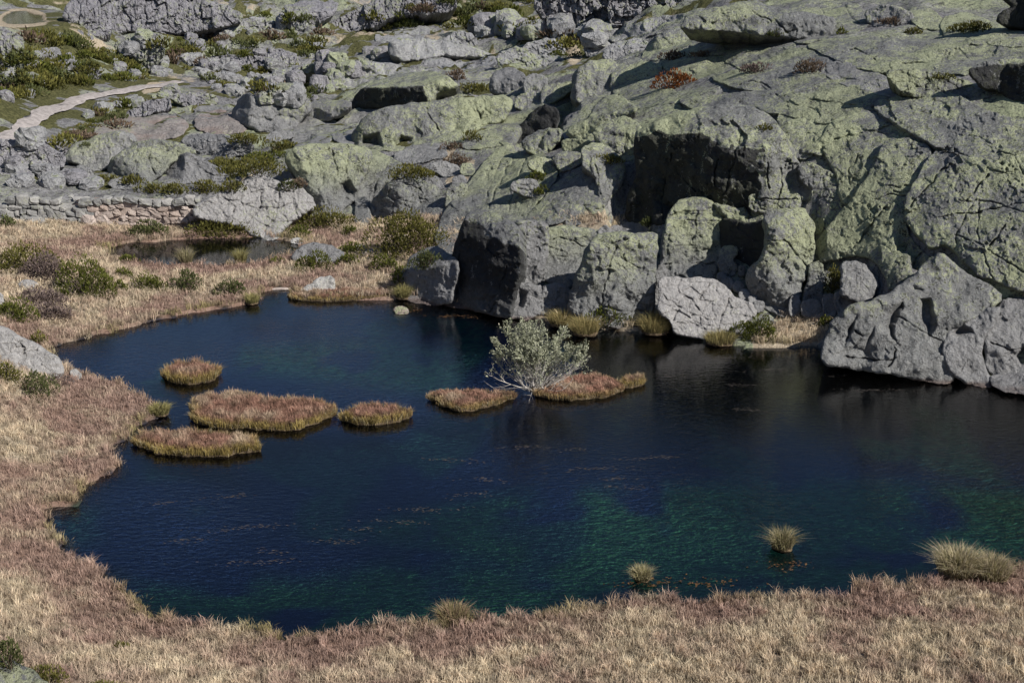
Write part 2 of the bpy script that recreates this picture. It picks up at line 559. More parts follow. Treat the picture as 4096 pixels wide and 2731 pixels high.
def soft(polys, blur):
    out = np.zeros(shp)
    for pl in polys:
        d, _, _ = seg_dist(vu, vv, pl)
        s = np.where(in_poly(vu, vv, pl), d, -d)
        out = np.maximum(out, sstep(-blur, blur, s))
    return out


heath = np.clip(soft(HEATH, 30) + .9 * sstep(.02, .2, nb) * rug * (GY > 84) * (1 - massif), 0, 1)
heath = heath * sstep(-.42, -.12, nb + .5 * nb2)
blond = np.clip(np.maximum(soft(BLOND, 10), meadow), 0, 1)
flat_far = sstep(.22, .38, fbm(P3 * (.13, .2, 1) + 12, 4).reshape(shp)) * farness
blond = np.maximum(blond, flat_far * .5)
rush = meadow * np.clip(sstep(3.8, .4, shore + 3.5 * nb) + .5 * sstep(.0, .3, fbm(P3 * (.16, .2, 1) + 91, 3).reshape(shp)), 0, 1)
WEED = V2S("""250,1330 340,1350 480,1360 560,1330 700,1340 900,1290 1150,1300 1000,1260 780,1230 900,1190 1200,1130 1500,1120 1800,1100 2352,1130 2700,1200
2352,1320 2000,1350 1750,1380 1300,1440 700,1480 350,1440""")
WEED2 = V2S("330,1100 430,1090 520,1040 420,1070 340,1060")
WEED3 = V2S("560,800 900,780 1080,830 1030,940 960,900 700,870 540,850")
wd = soft([WEED], 60); wd = np.maximum(wd, .75 * soft([WEED3], 50)); wd = np.maximum(wd, .8 * soft([WEED2], 40))
weed = wd * sstep(-.5, -.05, fbm(P3 * (.35, .22, 1) + 63, 4).reshape(shp))
weed = np.maximum(weed, .55 * sstep(.12, .4, fbm(P3 * (.22, .14, 1) + 23, 3).reshape(shp)))
no_sky_blue = np.clip(sstep(1850, 2500, vu) * sstep(2000, 1650, vv) + sstep(1290, 1230, vv) * sstep(1500, 1700, vu) + (GY > 66), 0, 1)  # where cliffs mirror instead of sky, the painted blue is left out
weed = weed * (1 - .7 * no_sky_blue)

# terrain material: one sheet, four covers chosen by the place
t = NT('ground_cover')
p = t.pos()
at = {k: t.n('ShaderNodeAttribute', attribute_name=k).outputs['Fac'] for k in ('heath', 'blond', 'rush', 'weed', 'wet', 'deep', 'no_sky_blue')}
mid = t.noise(p, .9, 5, .6); fine = t.noise(p, 5.0, 4, .65); big = t.noise(p, .2, 3)
rock = t.mix(t.ramp(mid, .33, .7), (.16, .157, .165), (.28, .275, .28))
rock = t.mix(t.ramp(t.math('ADD', big, t.math('MULTIPLY', fine, .6)), .72, .95, 0, .85), rock, (.32, .35, .21))
rock = t.mix(t.ramp(t.noise(p, 3.0, 4, .7), .5, .66, 0, .85), rock, (.05, .05, .053))
rock = t.mix(t.ramp(t.noise(p, 9.0, 4, .75), .5, .62, 0, .7), rock, (.06, .06, .06))
hth = t.mix(t.ramp(fine, .3, .7), (.04, .043, .018), (.13, .125, .055))
gr = t.mix(t.ramp(fine, .3, .7), (.30, .245, .18), (.46, .39, .295))
rs = t.mix(t.ramp(fine, .3, .7), (.19, .12, .09), (.31, .21, .165))
bedc = t.mix(at['weed'], t.mix(at['no_sky_blue'], (.026, .055, .155), (.02, .018, .014)), t.mix(t.ramp(t.noise(p, 2.2, 5, .7), .3, .7), (.03, .125, .06), (.095, .32, .14)))  # blue in the bed colour paints in sky reflection; the brown is peat
hmask = t.ramp(t.math('ADD', at['heath'], t.math('MULTIPLY', t.math('SUBTRACT', mid, .5), 1.1)), .42, .58)
bmask = t.ramp(t.math('ADD', at['blond'], t.math('MULTIPLY', t.math('SUBTRACT', mid, .5), .6)), .45, .6)
c = t.mix(hmask, rock, hth)
c = t.mix(bmask, c, t.mix(at['rush'], gr, rs))
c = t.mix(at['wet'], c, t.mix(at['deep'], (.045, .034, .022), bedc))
crk = t.noise(p, 1.1, 7, .72, .6)
hgt = t.math('ADD', crk, t.math('MULTIPLY', fine, .25))
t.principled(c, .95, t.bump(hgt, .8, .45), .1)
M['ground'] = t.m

idx = np.arange(GX.size).reshape(shp)
F = np.stack([idx[:-1, :-1], idx[:-1, 1:], idx[1:, 1:], idx[1:, :-1]], -1).reshape(-1, 4)
ground = mesh_obj('ground', np.stack([GX, GY, GZ], -1).reshape(-1, 3), F, M['ground'],
                  extra={'heath': heath.ravel(), 'blond': blond.ravel(), 'rush': rush.ravel(), 'weed': weed.ravel(), 'deep': np.maximum(sstep(-.15, -.5, GZ), p3 < -.3).ravel(), 'no_sky_blue': no_sky_blue.ravel(), 'wet': np.maximum(sdw < .05, p3 < -.1).astype(float).ravel()})
tag(ground, 'rocky upland ground with dry meadow around the lake', kind='structure')

# ------------------------------------------------------------------ water
t = NT('lake_water')
p = t.pos()
r1 = t.noise(t.pos((.9, 2.0, 1)), 3.2, 3, .5, .4)
r2 = t.noise(t.pos((1.0, 2.2, 1)), 9.0, 2, .5, .2)
calm = t.ramp(t.noise(p, .07, 2), .38, .62, .35, 1.0)
hh = t.math('MULTIPLY', t.math('ADD', r1, t.math('MULTIPLY', r2, .35)), calm)
nrm = t.bump(hh, .4, .045)
fr = t.n('ShaderNodeFresnel', i_IOR=1.33); t.l(nrm, fr.inputs['Normal'])
gl = t.n('ShaderNodeBsdfGlossy'); gl.inputs['Roughness'].default_value = .03; t.l(nrm, gl.inputs['Normal'])
gl.inputs['Color'].default_value = (1, 1, 1, 1)
tr = t.n('ShaderNodeBsdfTransparent'); tr.inputs['Color'].default_value = (.80, .87, .92, 1)
mx = t.n('ShaderNodeMixShader'); t.l(fr.outputs[0], mx.inputs[0]); t.l(tr.outputs[0], mx.inputs[1]); t.l(gl.outputs[0], mx.inputs[2])
t.l(mx.outputs[0], t.out.inputs[0])
M['water'] = t.m
M['still'] = t.m.copy(); M['still'].name = 'pond_surface'
for nd in M['still'].node_tree.nodes:
    if nd.bl_idname == 'ShaderNodeBump': nd.inputs['Strength'].default_value = .12


def water_sheet(name, poly, z, label, grow):
    c = poly.mean(0)
    # a sheet a little wider than the shoreline, cut as a rectangle so that the banks bound it
    x0, y0 = poly.min(0) - grow; x1, y1 = poly.max(0) + grow
    n = 24
    X, Y = np.meshgrid(np.linspace(x0, x1, n), np.linspace(y0, y1, n))
    i = np.arange(n * n).reshape(n, n)
    f = np.stack([i[:-1, :-1], i[:-1, 1:], i[1:, 1:], i[1:, :-1]], -1).reshape(-1, 4)
    o = mesh_obj(name, np.stack([X, Y, np.full_like(X, z)], -1).reshape(-1, 3), f, M['water' if name == 'lake_water' else 'still'])
    return tag(o, label, kind='structure')


water_sheet('lake_water', LAKE, 0.0, 'dark blue lake water with green weed beds showing through', 1.5)
water_sheet('pond_water', POND, 0.03, 'small still pond in front of the dry stone wall', 1.0)
water_sheet('added_tarn_water', ADDED_TARN, 7.0, 'added distant blue tarn with tan banks high on the left', .4)
water_sheet('pool_water', POND2, 1.30, 'tiny shallow pool behind the shrubs above the wall', .3)
# ------------------------------------------------------------------ rocks: solid relief blocks with their own distance, faces, joints and back
def relief_rock(name, label, outline, az=0, el=35, folds='', cracks='', dents=(), mat='lichen', rnd=None, dd=0.0, step=None, rough=1.0, frac=None,
                nc=2, cat='rock', thick=None, D=None, cap=None, clampt=True, group=None, warp=1.0, hug=None, grow=6.5):
    """outline in photo pixels; the solid stands where its foot meets the ground. az/el: the way its main face looks (0 = to the lake side, + = towards
    the sun side; el 90 = flat top). folds 'x1,y1,x2,y2,bend': across that edge the surface bends away, on the left of the direction of travel."""
    P = S_(outline)
    seed = int(abs(P.sum() * 7)) % 9973
    rs = np.random.RandomState(seed)
    # Chaikin once, for weathered corners
    Q = np.roll(P, -1, 0)
    P = np.stack([.8 * P + .2 * Q, .2 * P + .8 * Q], 1).reshape(-1, 2)
    x0, y0 = P.min(0); x1, y1 = P.max(0)
    size = math.sqrt((x1 - x0) * (y1 - y0))
    if step is None:
        step = 3.0 if size < 90 else 3.4
    k = np.argmax(P[:, 1])
    mx_ = P[P[:, 1] > y1 - .12 * (y1 - y0)][:, 0].mean()
    if D is None:
        D = float(tdepth(np.clip(mx_, -400, 4500), y1)) + dd
    ppm = FPX / D
    size_m = size / ppm
    rnd = min(.09 * min(x1 - x0, y1 - y0), 18.0) if rnd is None else rnd * .75
    if hug is None:
        hug = .88 if name in ('slab_rock', 'granite_dome') and el > 30 and not folds and frac is None else 0.0
    if hug > .5:
        rnd = min(rnd, 9.0)
    rnd_m = rnd / ppm
    # facets
    a, e = math.radians(az), math.radians(el)
    n0 = np.array([math.sin(a) * math.cos(e), -math.cos(a) * math.cos(e), math.sin(e)])
    planes = [(n0, CAMP + ray(mx_, y1) * D)]

    def pw(u, v, pl):
        n, p0 = pl
        den = np.minimum(ray(u, v) @ n, -.06)
        return ((p0 - CAMP) @ n) / den

    def surf(u, v):
        ws = np.stack([pw(u, v, pl) for pl in planes]); i = int(np.argmax(ws))
        return ws[i], i

    for f in folds.split():
        ax, ay, bx, by, b = [float(c) for c in f.split(',')]
        wa, _ = surf(ax, ay); wb, _ = surf(bx, by)
        _, im = surf((ax + bx) / 2, (ay + by) / 2)
        A = CAMP + ray(ax, ay) * wa; B = CAMP + ray(bx, by) * wb
        d = B - A; d /= np.linalg.norm(d)
        n = planes[im][0]; n = n - d * (n @ d); n /= np.linalg.norm(n)
        l = np.cross(n, d)
        b = math.radians(b)
        planes.append((math.cos(b) * n + math.sin(b) * l, (A + B) / 2))
    # pixel grid
    m = 3 * step
    us = np.arange(x0 - m, x1 + m, step); vs = np.arange(y0 - m, y1 + m, step)
    U, Vv = np.meshgrid(us, vs)
    u = U.ravel(); v = Vv.ravel()
    q = np.stack([u, v, np.full_like(u, seed)], -1)
    wa_ = min(7.0, .05 * size) * warp
    wu = u + fbm(q / (np.array([60., 60., 1]) * max(.25, min(1, size / 250))), 3) * wa_
    wv = v + fbm(q / (np.array([60., 60., 1]) * max(.25, min(1, size / 250))) + 50, 3) * wa_
    ins = in_poly(wu, wv, P)
    d, cx, cy = seg_dist(wu, wv, P)
    near = ~ins & (d < grow)
    d = np.where(ins, d + grow, grow - d); ins = ins | near
    G = ins.reshape(U.shape)
    cell = G[:-1, :-1] | G[1:, :-1] | G[:-1, 1:] | G[1:, 1:]
    if not cell.any():
        return None
    ii = np.arange(u.size).reshape(U.shape)
    F = np.stack([ii[:-1, :-1], ii[1:, :-1], ii[1:, 1:], ii[:-1, 1:]], -1)[cell]
    used = np.unique(F)
    remap = np.full(u.size, -1); remap[used] = np.arange(len(used)); F = remap[F]
    u, v, wu, wv, ins, d, cx, cy = [z[used] for z in (u, v, wu, wv, ins, d, cx, cy)]
    out = ~ins                                     # outside corners snap to the outline
    over = np.where(out, np.maximum(-d, 0), 0); ln = np.hypot(cx - wu, cy - wv) + 1e-6
    u = u + (cx - wu) / ln * over; v = v + (cy - wv) / ln * over; d = np.where(out, 0, d)
    W = np.stack([pw(u, v, pl) for pl in planes])
    wob_ = np.stack([u / (.35 * size + 25), v / (.35 * size + 25), np.zeros(len(u))], -1)
    W = W + np.stack([fbm(wob_ + 7.7 * k_ + seed, 4, .55) for k_ in range(len(planes))]) * .09 * size_m * (len(planes) > 1)
    stain_shade = (W.argmax(0) == 0).astype(float) if mat == 'black' else np.zeros(len(u))  # main face darkened: black lichen on cliffs, shade in trench and corner rocks
    ks = max(.02, .04 * size_m)
    mxw = W.max(0)
    w = mxw + ks * np.log(np.exp(np.clip((W - mxw) / ks, -40, 0)).sum(0)) - ks * .3
    capd = cap if cap is not None else 1.3 * size_m + 1.0
    w = np.minimum(w, D + capd)
    R = ray(u, v)
    if clampt:
        td = tdepth(u, v)
        if hug: w = w * (1 - hug) + (td - .25 - .03 * size_m) * hug
        if hug > .5: w = np.maximum(w, td - .45 - .045 * size_m)
        w = np.minimum(w, td - .12 - .02 * size_m)
    # weathering
    pos = CAMP + R * w[:, None]
    sc = max(.3, size_m * .33)
    amp = .05 * size_m ** .75 * rough
    w = w - amp * (fbm(pos / sc + seed, 3, .45) + .09 * fbm(pos / (sc * .3) + seed + 9, 4, .6, ridged=True))
    if rough > 0:
        w = w - .02 * rough * fbm(pos * 4.5 + seed, 3) * min(1, 50 / D + .2)
    # rounded rim
    tt = np.clip(d / max(rnd, 1e-3), 0, 1)
    cellp = max(26.0, .30 * size)
    fq = np.stack([u, v], -1) / cellp + fbm(np.stack([u / 37., v / 37., np.full(len(u), seed)], -1), 3)[:, None] * .22
    w = w + .26 * rough * facets(fq, seed % 53) * min(cellp / ppm, 1.6) * .55
    w = w + .16 * rough * facets(fq * 2.7 + 3, seed % 41) * min(cellp / ppm, 1.6) * .3
    w = w + rnd_m * (.55 if hug > .5 else 1.1) * (1 - np.sqrt(np.clip(1 - (1 - tt) ** 2, 0, 1)))
    # joints
    lines = []
    for cseg in cracks.split(';'):
        if cseg.strip():
            lines.append((S_(cseg), 2.3, 1.1))
    for _ in range(nc):
        th = rs.choice([rs.uniform(.0, .3), rs.uniform(1.5, 2.3)])
        L = rs.uniform(.35, .9) * size
        c0 = np.array([rs.uniform(x0 + .15 * (x1 - x0), x1 - .15 * (x1 - x0)), rs.uniform(y0 + .2 * (y1 - y0), y1 - .2 * (y1 - y0))])
        nseg = 5; pts = [c0]
        for _k in range(nseg):
            th += rs.normal() * .12
            pts.append(pts[-1] + np.array([math.cos(th), math.sin(th)]) * L / nseg)
        lines.append((np.array(pts), 2.0, .6))
    for pts, cw, s in lines:
        dd_, _, _ = seg_dist(wu + (wu - u) * .6, wv + (wv - v) * .6, pts, closed=False)
        depth = s * min(.35, .05 * size_m + .05)
        fade = .35 + .65 * sstep(-.25, .2, fbm(np.stack([u / 40., v / 40., np.full(len(u), seed)], -1), 2))
        w = w + depth * fade * np.exp(-(dd_ / cw) ** 2) * sstep(0, rnd * .6 + 1, d)
    for dep, poly in dents:
        dp = S_(poly)
        di, _, _ = seg_dist(wu, wv, dp)
        s = np.where(in_poly(wu, wv, dp), di, -di * .6)
        w = w + dep * sstep(-4, 22, s)
    if frac is not None:                           # jointed into columns or blocks
        fx, fy, fa = frac
        c2 = np.stack([u / fx + .3 * fbm(q[used] / 90., 2), v / fy], -1)
        val, bd = worley(c2, seed % 37)
        w = w + fa * (.5 + .5 * val) + fa * (.7 if fa < .3 else .35) * (1 - sstep(0, .08, bd))
        val2, bd2 = worley(c2 * 2.3 + 5, seed % 31)
        w = w + .4 * fa * (.5 + .5 * val2) + fa * (.35 if fa < .3 else .1) * (1 - sstep(0, .16, bd2))
    pos = CAMP + R * w[:, None]
    # back: the rim carried away from the face, down and inward, then closed
    e_ = np.concatenate([F[:, [0, 1]], F[:, [1, 2]], F[:, [2, 3]], F[:, [3, 0]]])
    key = e_[:, 0].astype(np.int64) * len(pos) + e_[:, 1]
    rkey = e_[:, 1].astype(np.int64) * len(pos) + e_[:, 0]
    bd_e = e_[~np.isin(key, rkey)]
    bv = np.unique(bd_e)
    bm = np.full(len(pos), -1); bm[bv] = np.arange(len(bv)) + len(pos)
    th_ = thick if thick is not None else max(.5, .7 * size_m)
    cen = pos.mean(0)
    away = np.array([cen[0], cen[1], 0]); away /= np.linalg.norm(away)
    away = away - n0 * .35; away[2] -= .35
    bpos = cen + (pos[bv] - cen) * .9 + away * th_ * .6
    bpos2 = cen + (pos[bv] - cen) * .45 + away * th_
    V3 = np.concatenate([pos, bpos, bpos2, (cen + away * th_)[None]])
    nb_ = len(bv)
    sk = np.stack([bd_e[:, 1], bd_e[:, 0], bm[bd_e[:, 0]], bm[bd_e[:, 1]]], -1)
    sk2 = np.stack([bm[bd_e[:, 1]], bm[bd_e[:, 0]], bm[bd_e[:, 0]] + nb_, bm[bd_e[:, 1]] + nb_], -1)
    fan = np.stack([bm[bd_e[:, 1]] + nb_, bm[bd_e[:, 0]] + nb_, np.full(len(bd_e), len(V3) - 1)], -1)
    flat = frac is not None and frac[2] >= .3
    st_ = np.concatenate([stain_shade, np.full(len(V3) - len(stain_shade), 0.0)])
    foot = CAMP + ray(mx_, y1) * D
    o = mesh_obj(name, V3 - foot, [np.concatenate([F, sk, sk2]), fan], M['lichen' if mat == 'black' else mat], extra={'stain_shade': st_}, smooth=not flat)
    o.location = foot
    return tag(o, label, cat, group)


RR = relief_rock
# --- the cliff beside the lake
RR('slab_rock', 'low smooth apron of rock running into the water under the dark cliff',
   '1600,1120 1615,1090 1640,1040 1665,1015 1725,990 1752,990 1775,1015 1815,1025 1835,1060 1810,1170 1795,1216 1650,1212 1603,1170', az=-48, el=14,
   folds='1640,1080,1810,1050,52', mat='grey', nc=1)
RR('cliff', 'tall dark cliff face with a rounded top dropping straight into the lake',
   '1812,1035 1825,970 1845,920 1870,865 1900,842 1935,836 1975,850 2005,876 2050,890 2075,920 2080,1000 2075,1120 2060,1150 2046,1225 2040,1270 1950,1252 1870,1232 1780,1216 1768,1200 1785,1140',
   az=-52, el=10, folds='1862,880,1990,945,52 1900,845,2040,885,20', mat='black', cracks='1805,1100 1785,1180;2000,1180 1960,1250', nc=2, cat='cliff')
RR('pillar_rock', 'narrow sunlit pillar joined to the right side of the dark cliff',
   '1990,950 2020,912 2060,892 2110,889 2165,891 2187,903 2192,930 2187,1020 2174,1080 2172,1120 2162,1160 2120,1150 2050,1125 2010,1100 1985,1040', az=12, el=12,
   folds='2058,1125,2082,925,62', cracks='2108,895 2080,1000 2057,1090;2160,990 2125,1135', mat='grey', dd=-.5)
RR('rock', 'cracked foot of the sunlit pillar with a dark hollow at the waterline',
   '2040,1120 2120,1140 2170,1150 2174,1240 2152,1262 2110,1275 2040,1270 2030,1225 2055,1150', az=10, el=22, dents=[(.6, '2072,1145 2112,1170 2097,1230 2055,1245')],
   mat='grey', nc=3, dd=-.2)
RR('slab_rock', 'recessed lichen panel between the sunlit pillar and the broad block',
   '2180,915 2240,906 2370,920 2390,950 2370,985 2352,1012 2340,1100 2300,1140 2240,1160 2205,1145 2168,1110 2182,1020', az=8, el=16,
   cracks='2210,952 2260,955 2340,990 2360,985;2190,985 2240,1010', dd=.9, nc=2)
RR('rock', 'small split block at the bottom of the recessed lichen panel',
   '2168,1150 2215,1138 2275,1148 2292,1220 2275,1268 2200,1268 2165,1250', az=8, el=18, mat='grey', nc=2, dd=.2)
RR('boulder', 'fist shaped boulder wedged in the crevice above the split block', '2216,1152 2243,1138 2268,1153 2260,1188 2220,1188', az=15, el=25, mat='grey', nc=0, dd=-.3)
RR('slab_rock', 'broad upright block with a bleached face and dark west side standing behind the willow',
   '2330,1045 2345,1000 2362,968 2400,942 2475,935 2600,934 2628,948 2624,1000 2617,1120 2614,1220 2610,1250 2582,1302 2500,1312 2400,1300 2270,1275 2280,1200 2300,1120', az=14, el=12,
   folds='2358,1260,2378,985,66 2372,972,2625,962,48', cracks='2462,985 2435,1095 2403,1225;2420,1235 2520,1240 2602,1250;2430,985 2420,1050', nc=2, rnd=22)
RR('pillar_rock', 'thin slice of rock inside the dark slot beside the broad upright block', '2632,1065 2664,1068 2664,1120 2652,1195 2640,1235 2620,1228 2628,1145', az=10, el=10, nc=1, mat='grey', dd=.5)
RR('pillar_rock', 'tall lichen covered pillar with a stepped domed cap right of the dark slot',
   '2650,970 2660,925 2673,870 2688,835 2702,812 2750,798 2812,790 2847,812 2872,840 2890,875 2887,930 2882,1000 2872,1060 2852,1130 2655,1135 2648,1060', az=8, el=14,
   folds='2665,858,2885,850,40', cracks='2785,865 2772,960;2675,868 2740,846 2800,845;2700,990 2790,985;2660,1055 2860,1052', nc=2, rnd=26, dd=.8)
RR('slab_rock', 'cracked bleached apron of slabs sloping into the water below the lichen pillar',
   '2640,1110 2720,1118 2850,1115 2915,1160 2930,1190 2970,1205 3010,1215 3025,1250 2995,1275 2955,1300 2885,1335 2840,1358 2700,1335 2688,1275 2636,1245 2640,1190', az=10, el=46, mat='white', rough=.6, rnd=10,
   cracks='2715,1155 2765,1195 2800,1255;2700,1240 2760,1270;2770,1262 2865,1278;2910,1200 2890,1260 2870,1320;2765,1290 2810,1320;2650,1180 2720,1230 2690,1280;2840,1130 2800,1200',
   frac=(70, 60, .10), nc=3)
for i, (cx, cy, r, lb) in enumerate([(2910, 1135, 27, 'rounded boulder at the top of the bleached apron below the pillar'), (2955, 1146, 20, 'squarish small boulder beside the rounded one above the apron'),
                                     (2980, 1182, 25, 'pinkish boulder on the upper edge of the bleached apron'), (3012, 1200, 16, 'smallest boulder on the edge of the bleached apron'),
                                     (3034, 1226, 22, 'lowest boulder at the right tip of the bleached apron'), (2888, 1106, 16, 'little stone perched at the foot of the lichen pillar')]):
    a_ = np.linspace(0, 2 * math.pi, 9)[:-1] + i
    RR('boulder', lb, ' '.join('%.0f,%.0f' % (cx + r * math.cos(q) * (1 + .15 * math.sin(3 * q + i)), cy + r * .92 * math.sin(q)) for q in a_), az=10, el=35, nc=0, mat='grey', dd=-.4, rnd=r * .6)
RR('rock', 'square block leaning into the shaded recess beside the pillar cap', '2850,818 2930,832 2992,843 2990,920 2978,965 2940,930 2912,880 2885,850', az=4, el=20, dd=.3, folds='2900,900,2880,840,40', mat='lichen')
RR('rock', 'wedge of lichen rock over the deep shaded recess', '2988,848 3040,842 3060,860 3058,890 2985,955', az=10, el=25, dd=.3)
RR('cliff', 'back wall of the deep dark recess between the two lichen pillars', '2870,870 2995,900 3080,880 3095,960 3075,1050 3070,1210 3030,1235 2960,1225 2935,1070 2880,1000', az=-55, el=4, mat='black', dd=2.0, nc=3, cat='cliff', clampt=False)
RR('rock', 'broken little block catching light inside the dark recess', '2885,988 2942,988 2950,1010 2922,1040 2947,1070 2927,1105 2876,1075', az=15, el=20, dd=-.2, nc=2)
RR('rock', 'tiny knob of stone lit inside the dark recess above the apron', '2958,1068 2974,1066 2977,1095 2960,1100', az=15, el=20, dd=-.3, nc=0)
RR('pillar_rock', 'egg shaped pillar with a dark undercut base between two gullies',
   '3058,870 3090,845 3130,840 3210,836 3232,863 3253,900 3254,980 3248,1045 3228,1080 3203,1145 3198,1190 3196,1250 3170,1268 3125,1262 3090,1245 3040,1225 3005,1180 2985,1130 3000,1070 3050,1030 3072,960 3070,900', az=14, el=16,
   folds='3172,1262,3062,1030,55 3072,890,3245,890,38', cracks='3135,965 3200,1030 3230,1065;3090,960 3135,965', rnd=30, nc=2)
RR('boulder', 'bean shaped stone tucked at the foot of the egg shaped pillar', '3165,1190 3192,1182 3200,1230 3185,1265 3158,1255', az=10, el=25, nc=0, mat='grey', dd=-.2)
RR('boulder', 'angular boulder in the gully mouth behind the grass ledge', '3208,1210 3265,1198 3298,1250 3282,1272 3210,1262', az=5, el=25, nc=1, mat='grey')
RR('rock', 'upright block left of the brown shrub in the gully', '3240,1055 3285,1045 3300,1120 3285,1180 3315,1185 3295,1258 3230,1250 3212,1200 3232,1145', az=-4, el=20, nc=2, mat='lichen', dd=.5)
RR('boulder', 'large rounded boulder sitting in a dark arched alcove',
   '3365,1060 3395,1050 3455,1058 3482,1095 3512,1120 3507,1152 3472,1210 3420,1205 3362,1172 3370,1120', az=5, el=28, nc=1, mat='grey', dd=-.6, rnd=28)
RR('rock', 'narrow standing stone below the alcove boulder', '3293,1180 3335,1183 3342,1262 3298,1260', az=5, el=20, nc=1, mat='grey')
RR('rock', 'tilted slab lying under the alcove boulder', '3342,1165 3407,1188 3414,1215 3365,1262 3342,1225', az=5, el=30, nc=1, mat='grey')
# --- slabs of the big dome right of the gully
RR('slab_rock', 'steep darkish slab with long diagonal cracks above the alcove boulder',
   '3550,565 3620,557 3690,576 3727,609 3685,700 3625,795 3614,882 3628,930 3662,990 3724,1040 3672,1095 3560,1168 3553,1110 3520,1065 3480,1025 3400,1015 3295,1042 3245,1050 3258,985 3305,925 3368,847 3421,786 3482,690 3532,590',
   az=-24, el=34, cracks='3540,830 3435,960 3410,1000;3500,880 3470,930;3690,1000 3640,1080', nc=3, rnd=24, dd=.8)
RR('slab_rock', 'widest lichen slab of the massif split by a gently curved crack',
   '3727,609 3795,609 3900,646 3996,690 4096,707 4360,730 4360,1220 4096,1165 4010,1130 3960,1105 3920,1100 3885,1065 3835,1020 3775,965 3722,985 3675,935 3622,880 3620,795 3685,695', az=-4, el=40,
   cracks='3769,865 3900,852 4000,830 4096,812;3640,830 3760,690 3800,650;3950,700 3870,800;4020,900 3960,980', nc=4, rnd=26, dd=.5)
RR('slab_rock', 'bright yellow lichen slab with pitted hollows rising from the water',
   '3290,1415 3303,1345 3333,1280 3370,1248 3420,1213 3475,1213 3540,1183 3570,1163 3660,1103 3720,1038 3765,1013 3820,1058 3880,1108 3960,1143 4015,1190 3950,1240 3880,1275 3800,1320 3785,1350 3770,1400 3820,1480 3805,1532 3670,1512 3565,1492 3450,1477 3345,1462 3298,1450',
   az=-2, rough=.4, el=26, folds='3345,1270,3830,1290,22 3312,1440,3350,1290,50', rnd=22, nc=2,
   dents=[(.65, '3672,1192 3726,1192 3742,1270 3748,1300 3722,1350 3706,1362 3695,1310 3676,1290'), (.6, '3565,1235 3610,1200 3622,1230 3597,1260 3577,1300 3587,1375 3555,1350 3545,1305'),
          (.6, '3385,1310 3432,1258 3422,1285 3402,1340 3378,1400'), (.45, '3455,1340 3440,1355 3395,1400 3372,1425 3420,1395'), (.5, '3500,1300 3498,1340 3460,1400 3475,1340'), (.4, '3650,1140 3700,1150 3690,1165 3655,1162')],
   cracks='3420,1325 3450,1340;3370,1430 3480,1438 3570,1440;3590,1400 3560,1470', dd=-.1)
RR('boulder', 'knob of wet stone at the waterline of the bright pitted slab', '3562,1470 3600,1440 3618,1430 3612,1470 3590,1492 3564,1490', az=20, el=30, nc=0, mat='grey', dd=-.6)
RR('slab_rock', 'grey rounded lobe next to the bright pitted slab with a dark fold',
   '3768,1420 3785,1345 3800,1315 3870,1275 3960,1230 4000,1235 3975,1300 3935,1340 3920,1390 3925,1440 3945,1490 3985,1545 3870,1538 3815,1500', az=-4, el=30, rough=.45, folds='3830,1330,3990,1270,25', mat='grey', rnd=26, nc=1,
   dents=[(.5, '3800,1330 3850,1290 3900,1335 3820,1350')])
RR('slab_rock', 'swollen grey lobe at the right edge of the lake shore',
   '3925,1350 3960,1290 3990,1240 4020,1200 4096,1190 4330,1200 4330,1520 4096,1505 3980,1500 3945,1475 3945,1400', az=2, el=30, rough=.45, folds='3950,1300,4200,1280,25', mat='grey', rnd=28, nc=1,
   dents=[(.5, '4050,1420 4096,1380 4140,1450 4080,1470')], cracks='3960,1370 4040,1400 4096,1395')
RR('slab_rock', 'smooth pale ledge of stone just above the water by the swollen lobe', '3965,1505 4096,1492 4330,1510 4330,1640 4096,1575 3975,1545', az=-4, el=40, mat='grey', nc=0, dd=-.2)
RR('slab_rock', 'wedge of lichen slab narrowing down between the gully and the steep slab',
   '3532,574 3482,690 3421,777 3373,822 3355,742 3350,690 3292,611 3303,583 3410,548 3480,539', az=10, el=38, nc=2, cracks='3440,610 3400,680 3390,760', dd=.6)
RR('rock', 'block of broken rock at the top of the gully', '3190,672 3244,653 3298,690 3359,697 3359,760 3366,806 3296,797 3252,762 3209,725', az=-8, el=25, nc=2, dd=.5, frac=(60, 70, .12))
RR('rock', 'jumble of lichen blocks low in the gully', '3255,830 3357,802 3377,830 3331,911 3261,975 3248,900', az=-5, el=25, nc=2, dd=.3, frac=(50, 55, .15))
RR('rock', 'narrow block wedged in the gully beside the big cliff', '3207,705 3246,725 3246,788 3207,800', az=10, el=15, nc=0, dd=.3)
RR('rock', 'chockstones stacked in the lower gully next to the egg shaped pillar', '3250,980 3300,950 3330,915 3290,1010 3262,1050 3250,1040', az=0, el=25, nc=1, dd=.2, frac=(30, 30, .1))
# --- the great domed cliff and the whalebacks behind it
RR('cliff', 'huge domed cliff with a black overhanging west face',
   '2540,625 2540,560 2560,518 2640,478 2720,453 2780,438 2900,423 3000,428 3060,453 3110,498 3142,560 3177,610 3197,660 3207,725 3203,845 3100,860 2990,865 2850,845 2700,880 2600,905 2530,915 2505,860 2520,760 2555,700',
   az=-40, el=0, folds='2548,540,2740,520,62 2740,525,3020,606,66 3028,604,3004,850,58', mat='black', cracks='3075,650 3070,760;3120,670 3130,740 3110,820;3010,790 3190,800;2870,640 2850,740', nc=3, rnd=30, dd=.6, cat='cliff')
RR('slab_rock', 'stepped ledge under the sunlit end of the domed cliff', '2998,775 3100,782 3130,795 3125,842 2998,845', az=10, el=20, nc=2, dd=-.4, frac=(70, 40, .1))
RR('granite_dome', 'smooth dome bulging over the left shoulder of the black cliff', '2376,525 2437,490 2490,470 2542,488 2562,507 2545,560 2537,625 2525,655 2455,620 2385,572', az=-25, el=20, folds='2390,540,2550,520,45', nc=1, dd=.3)
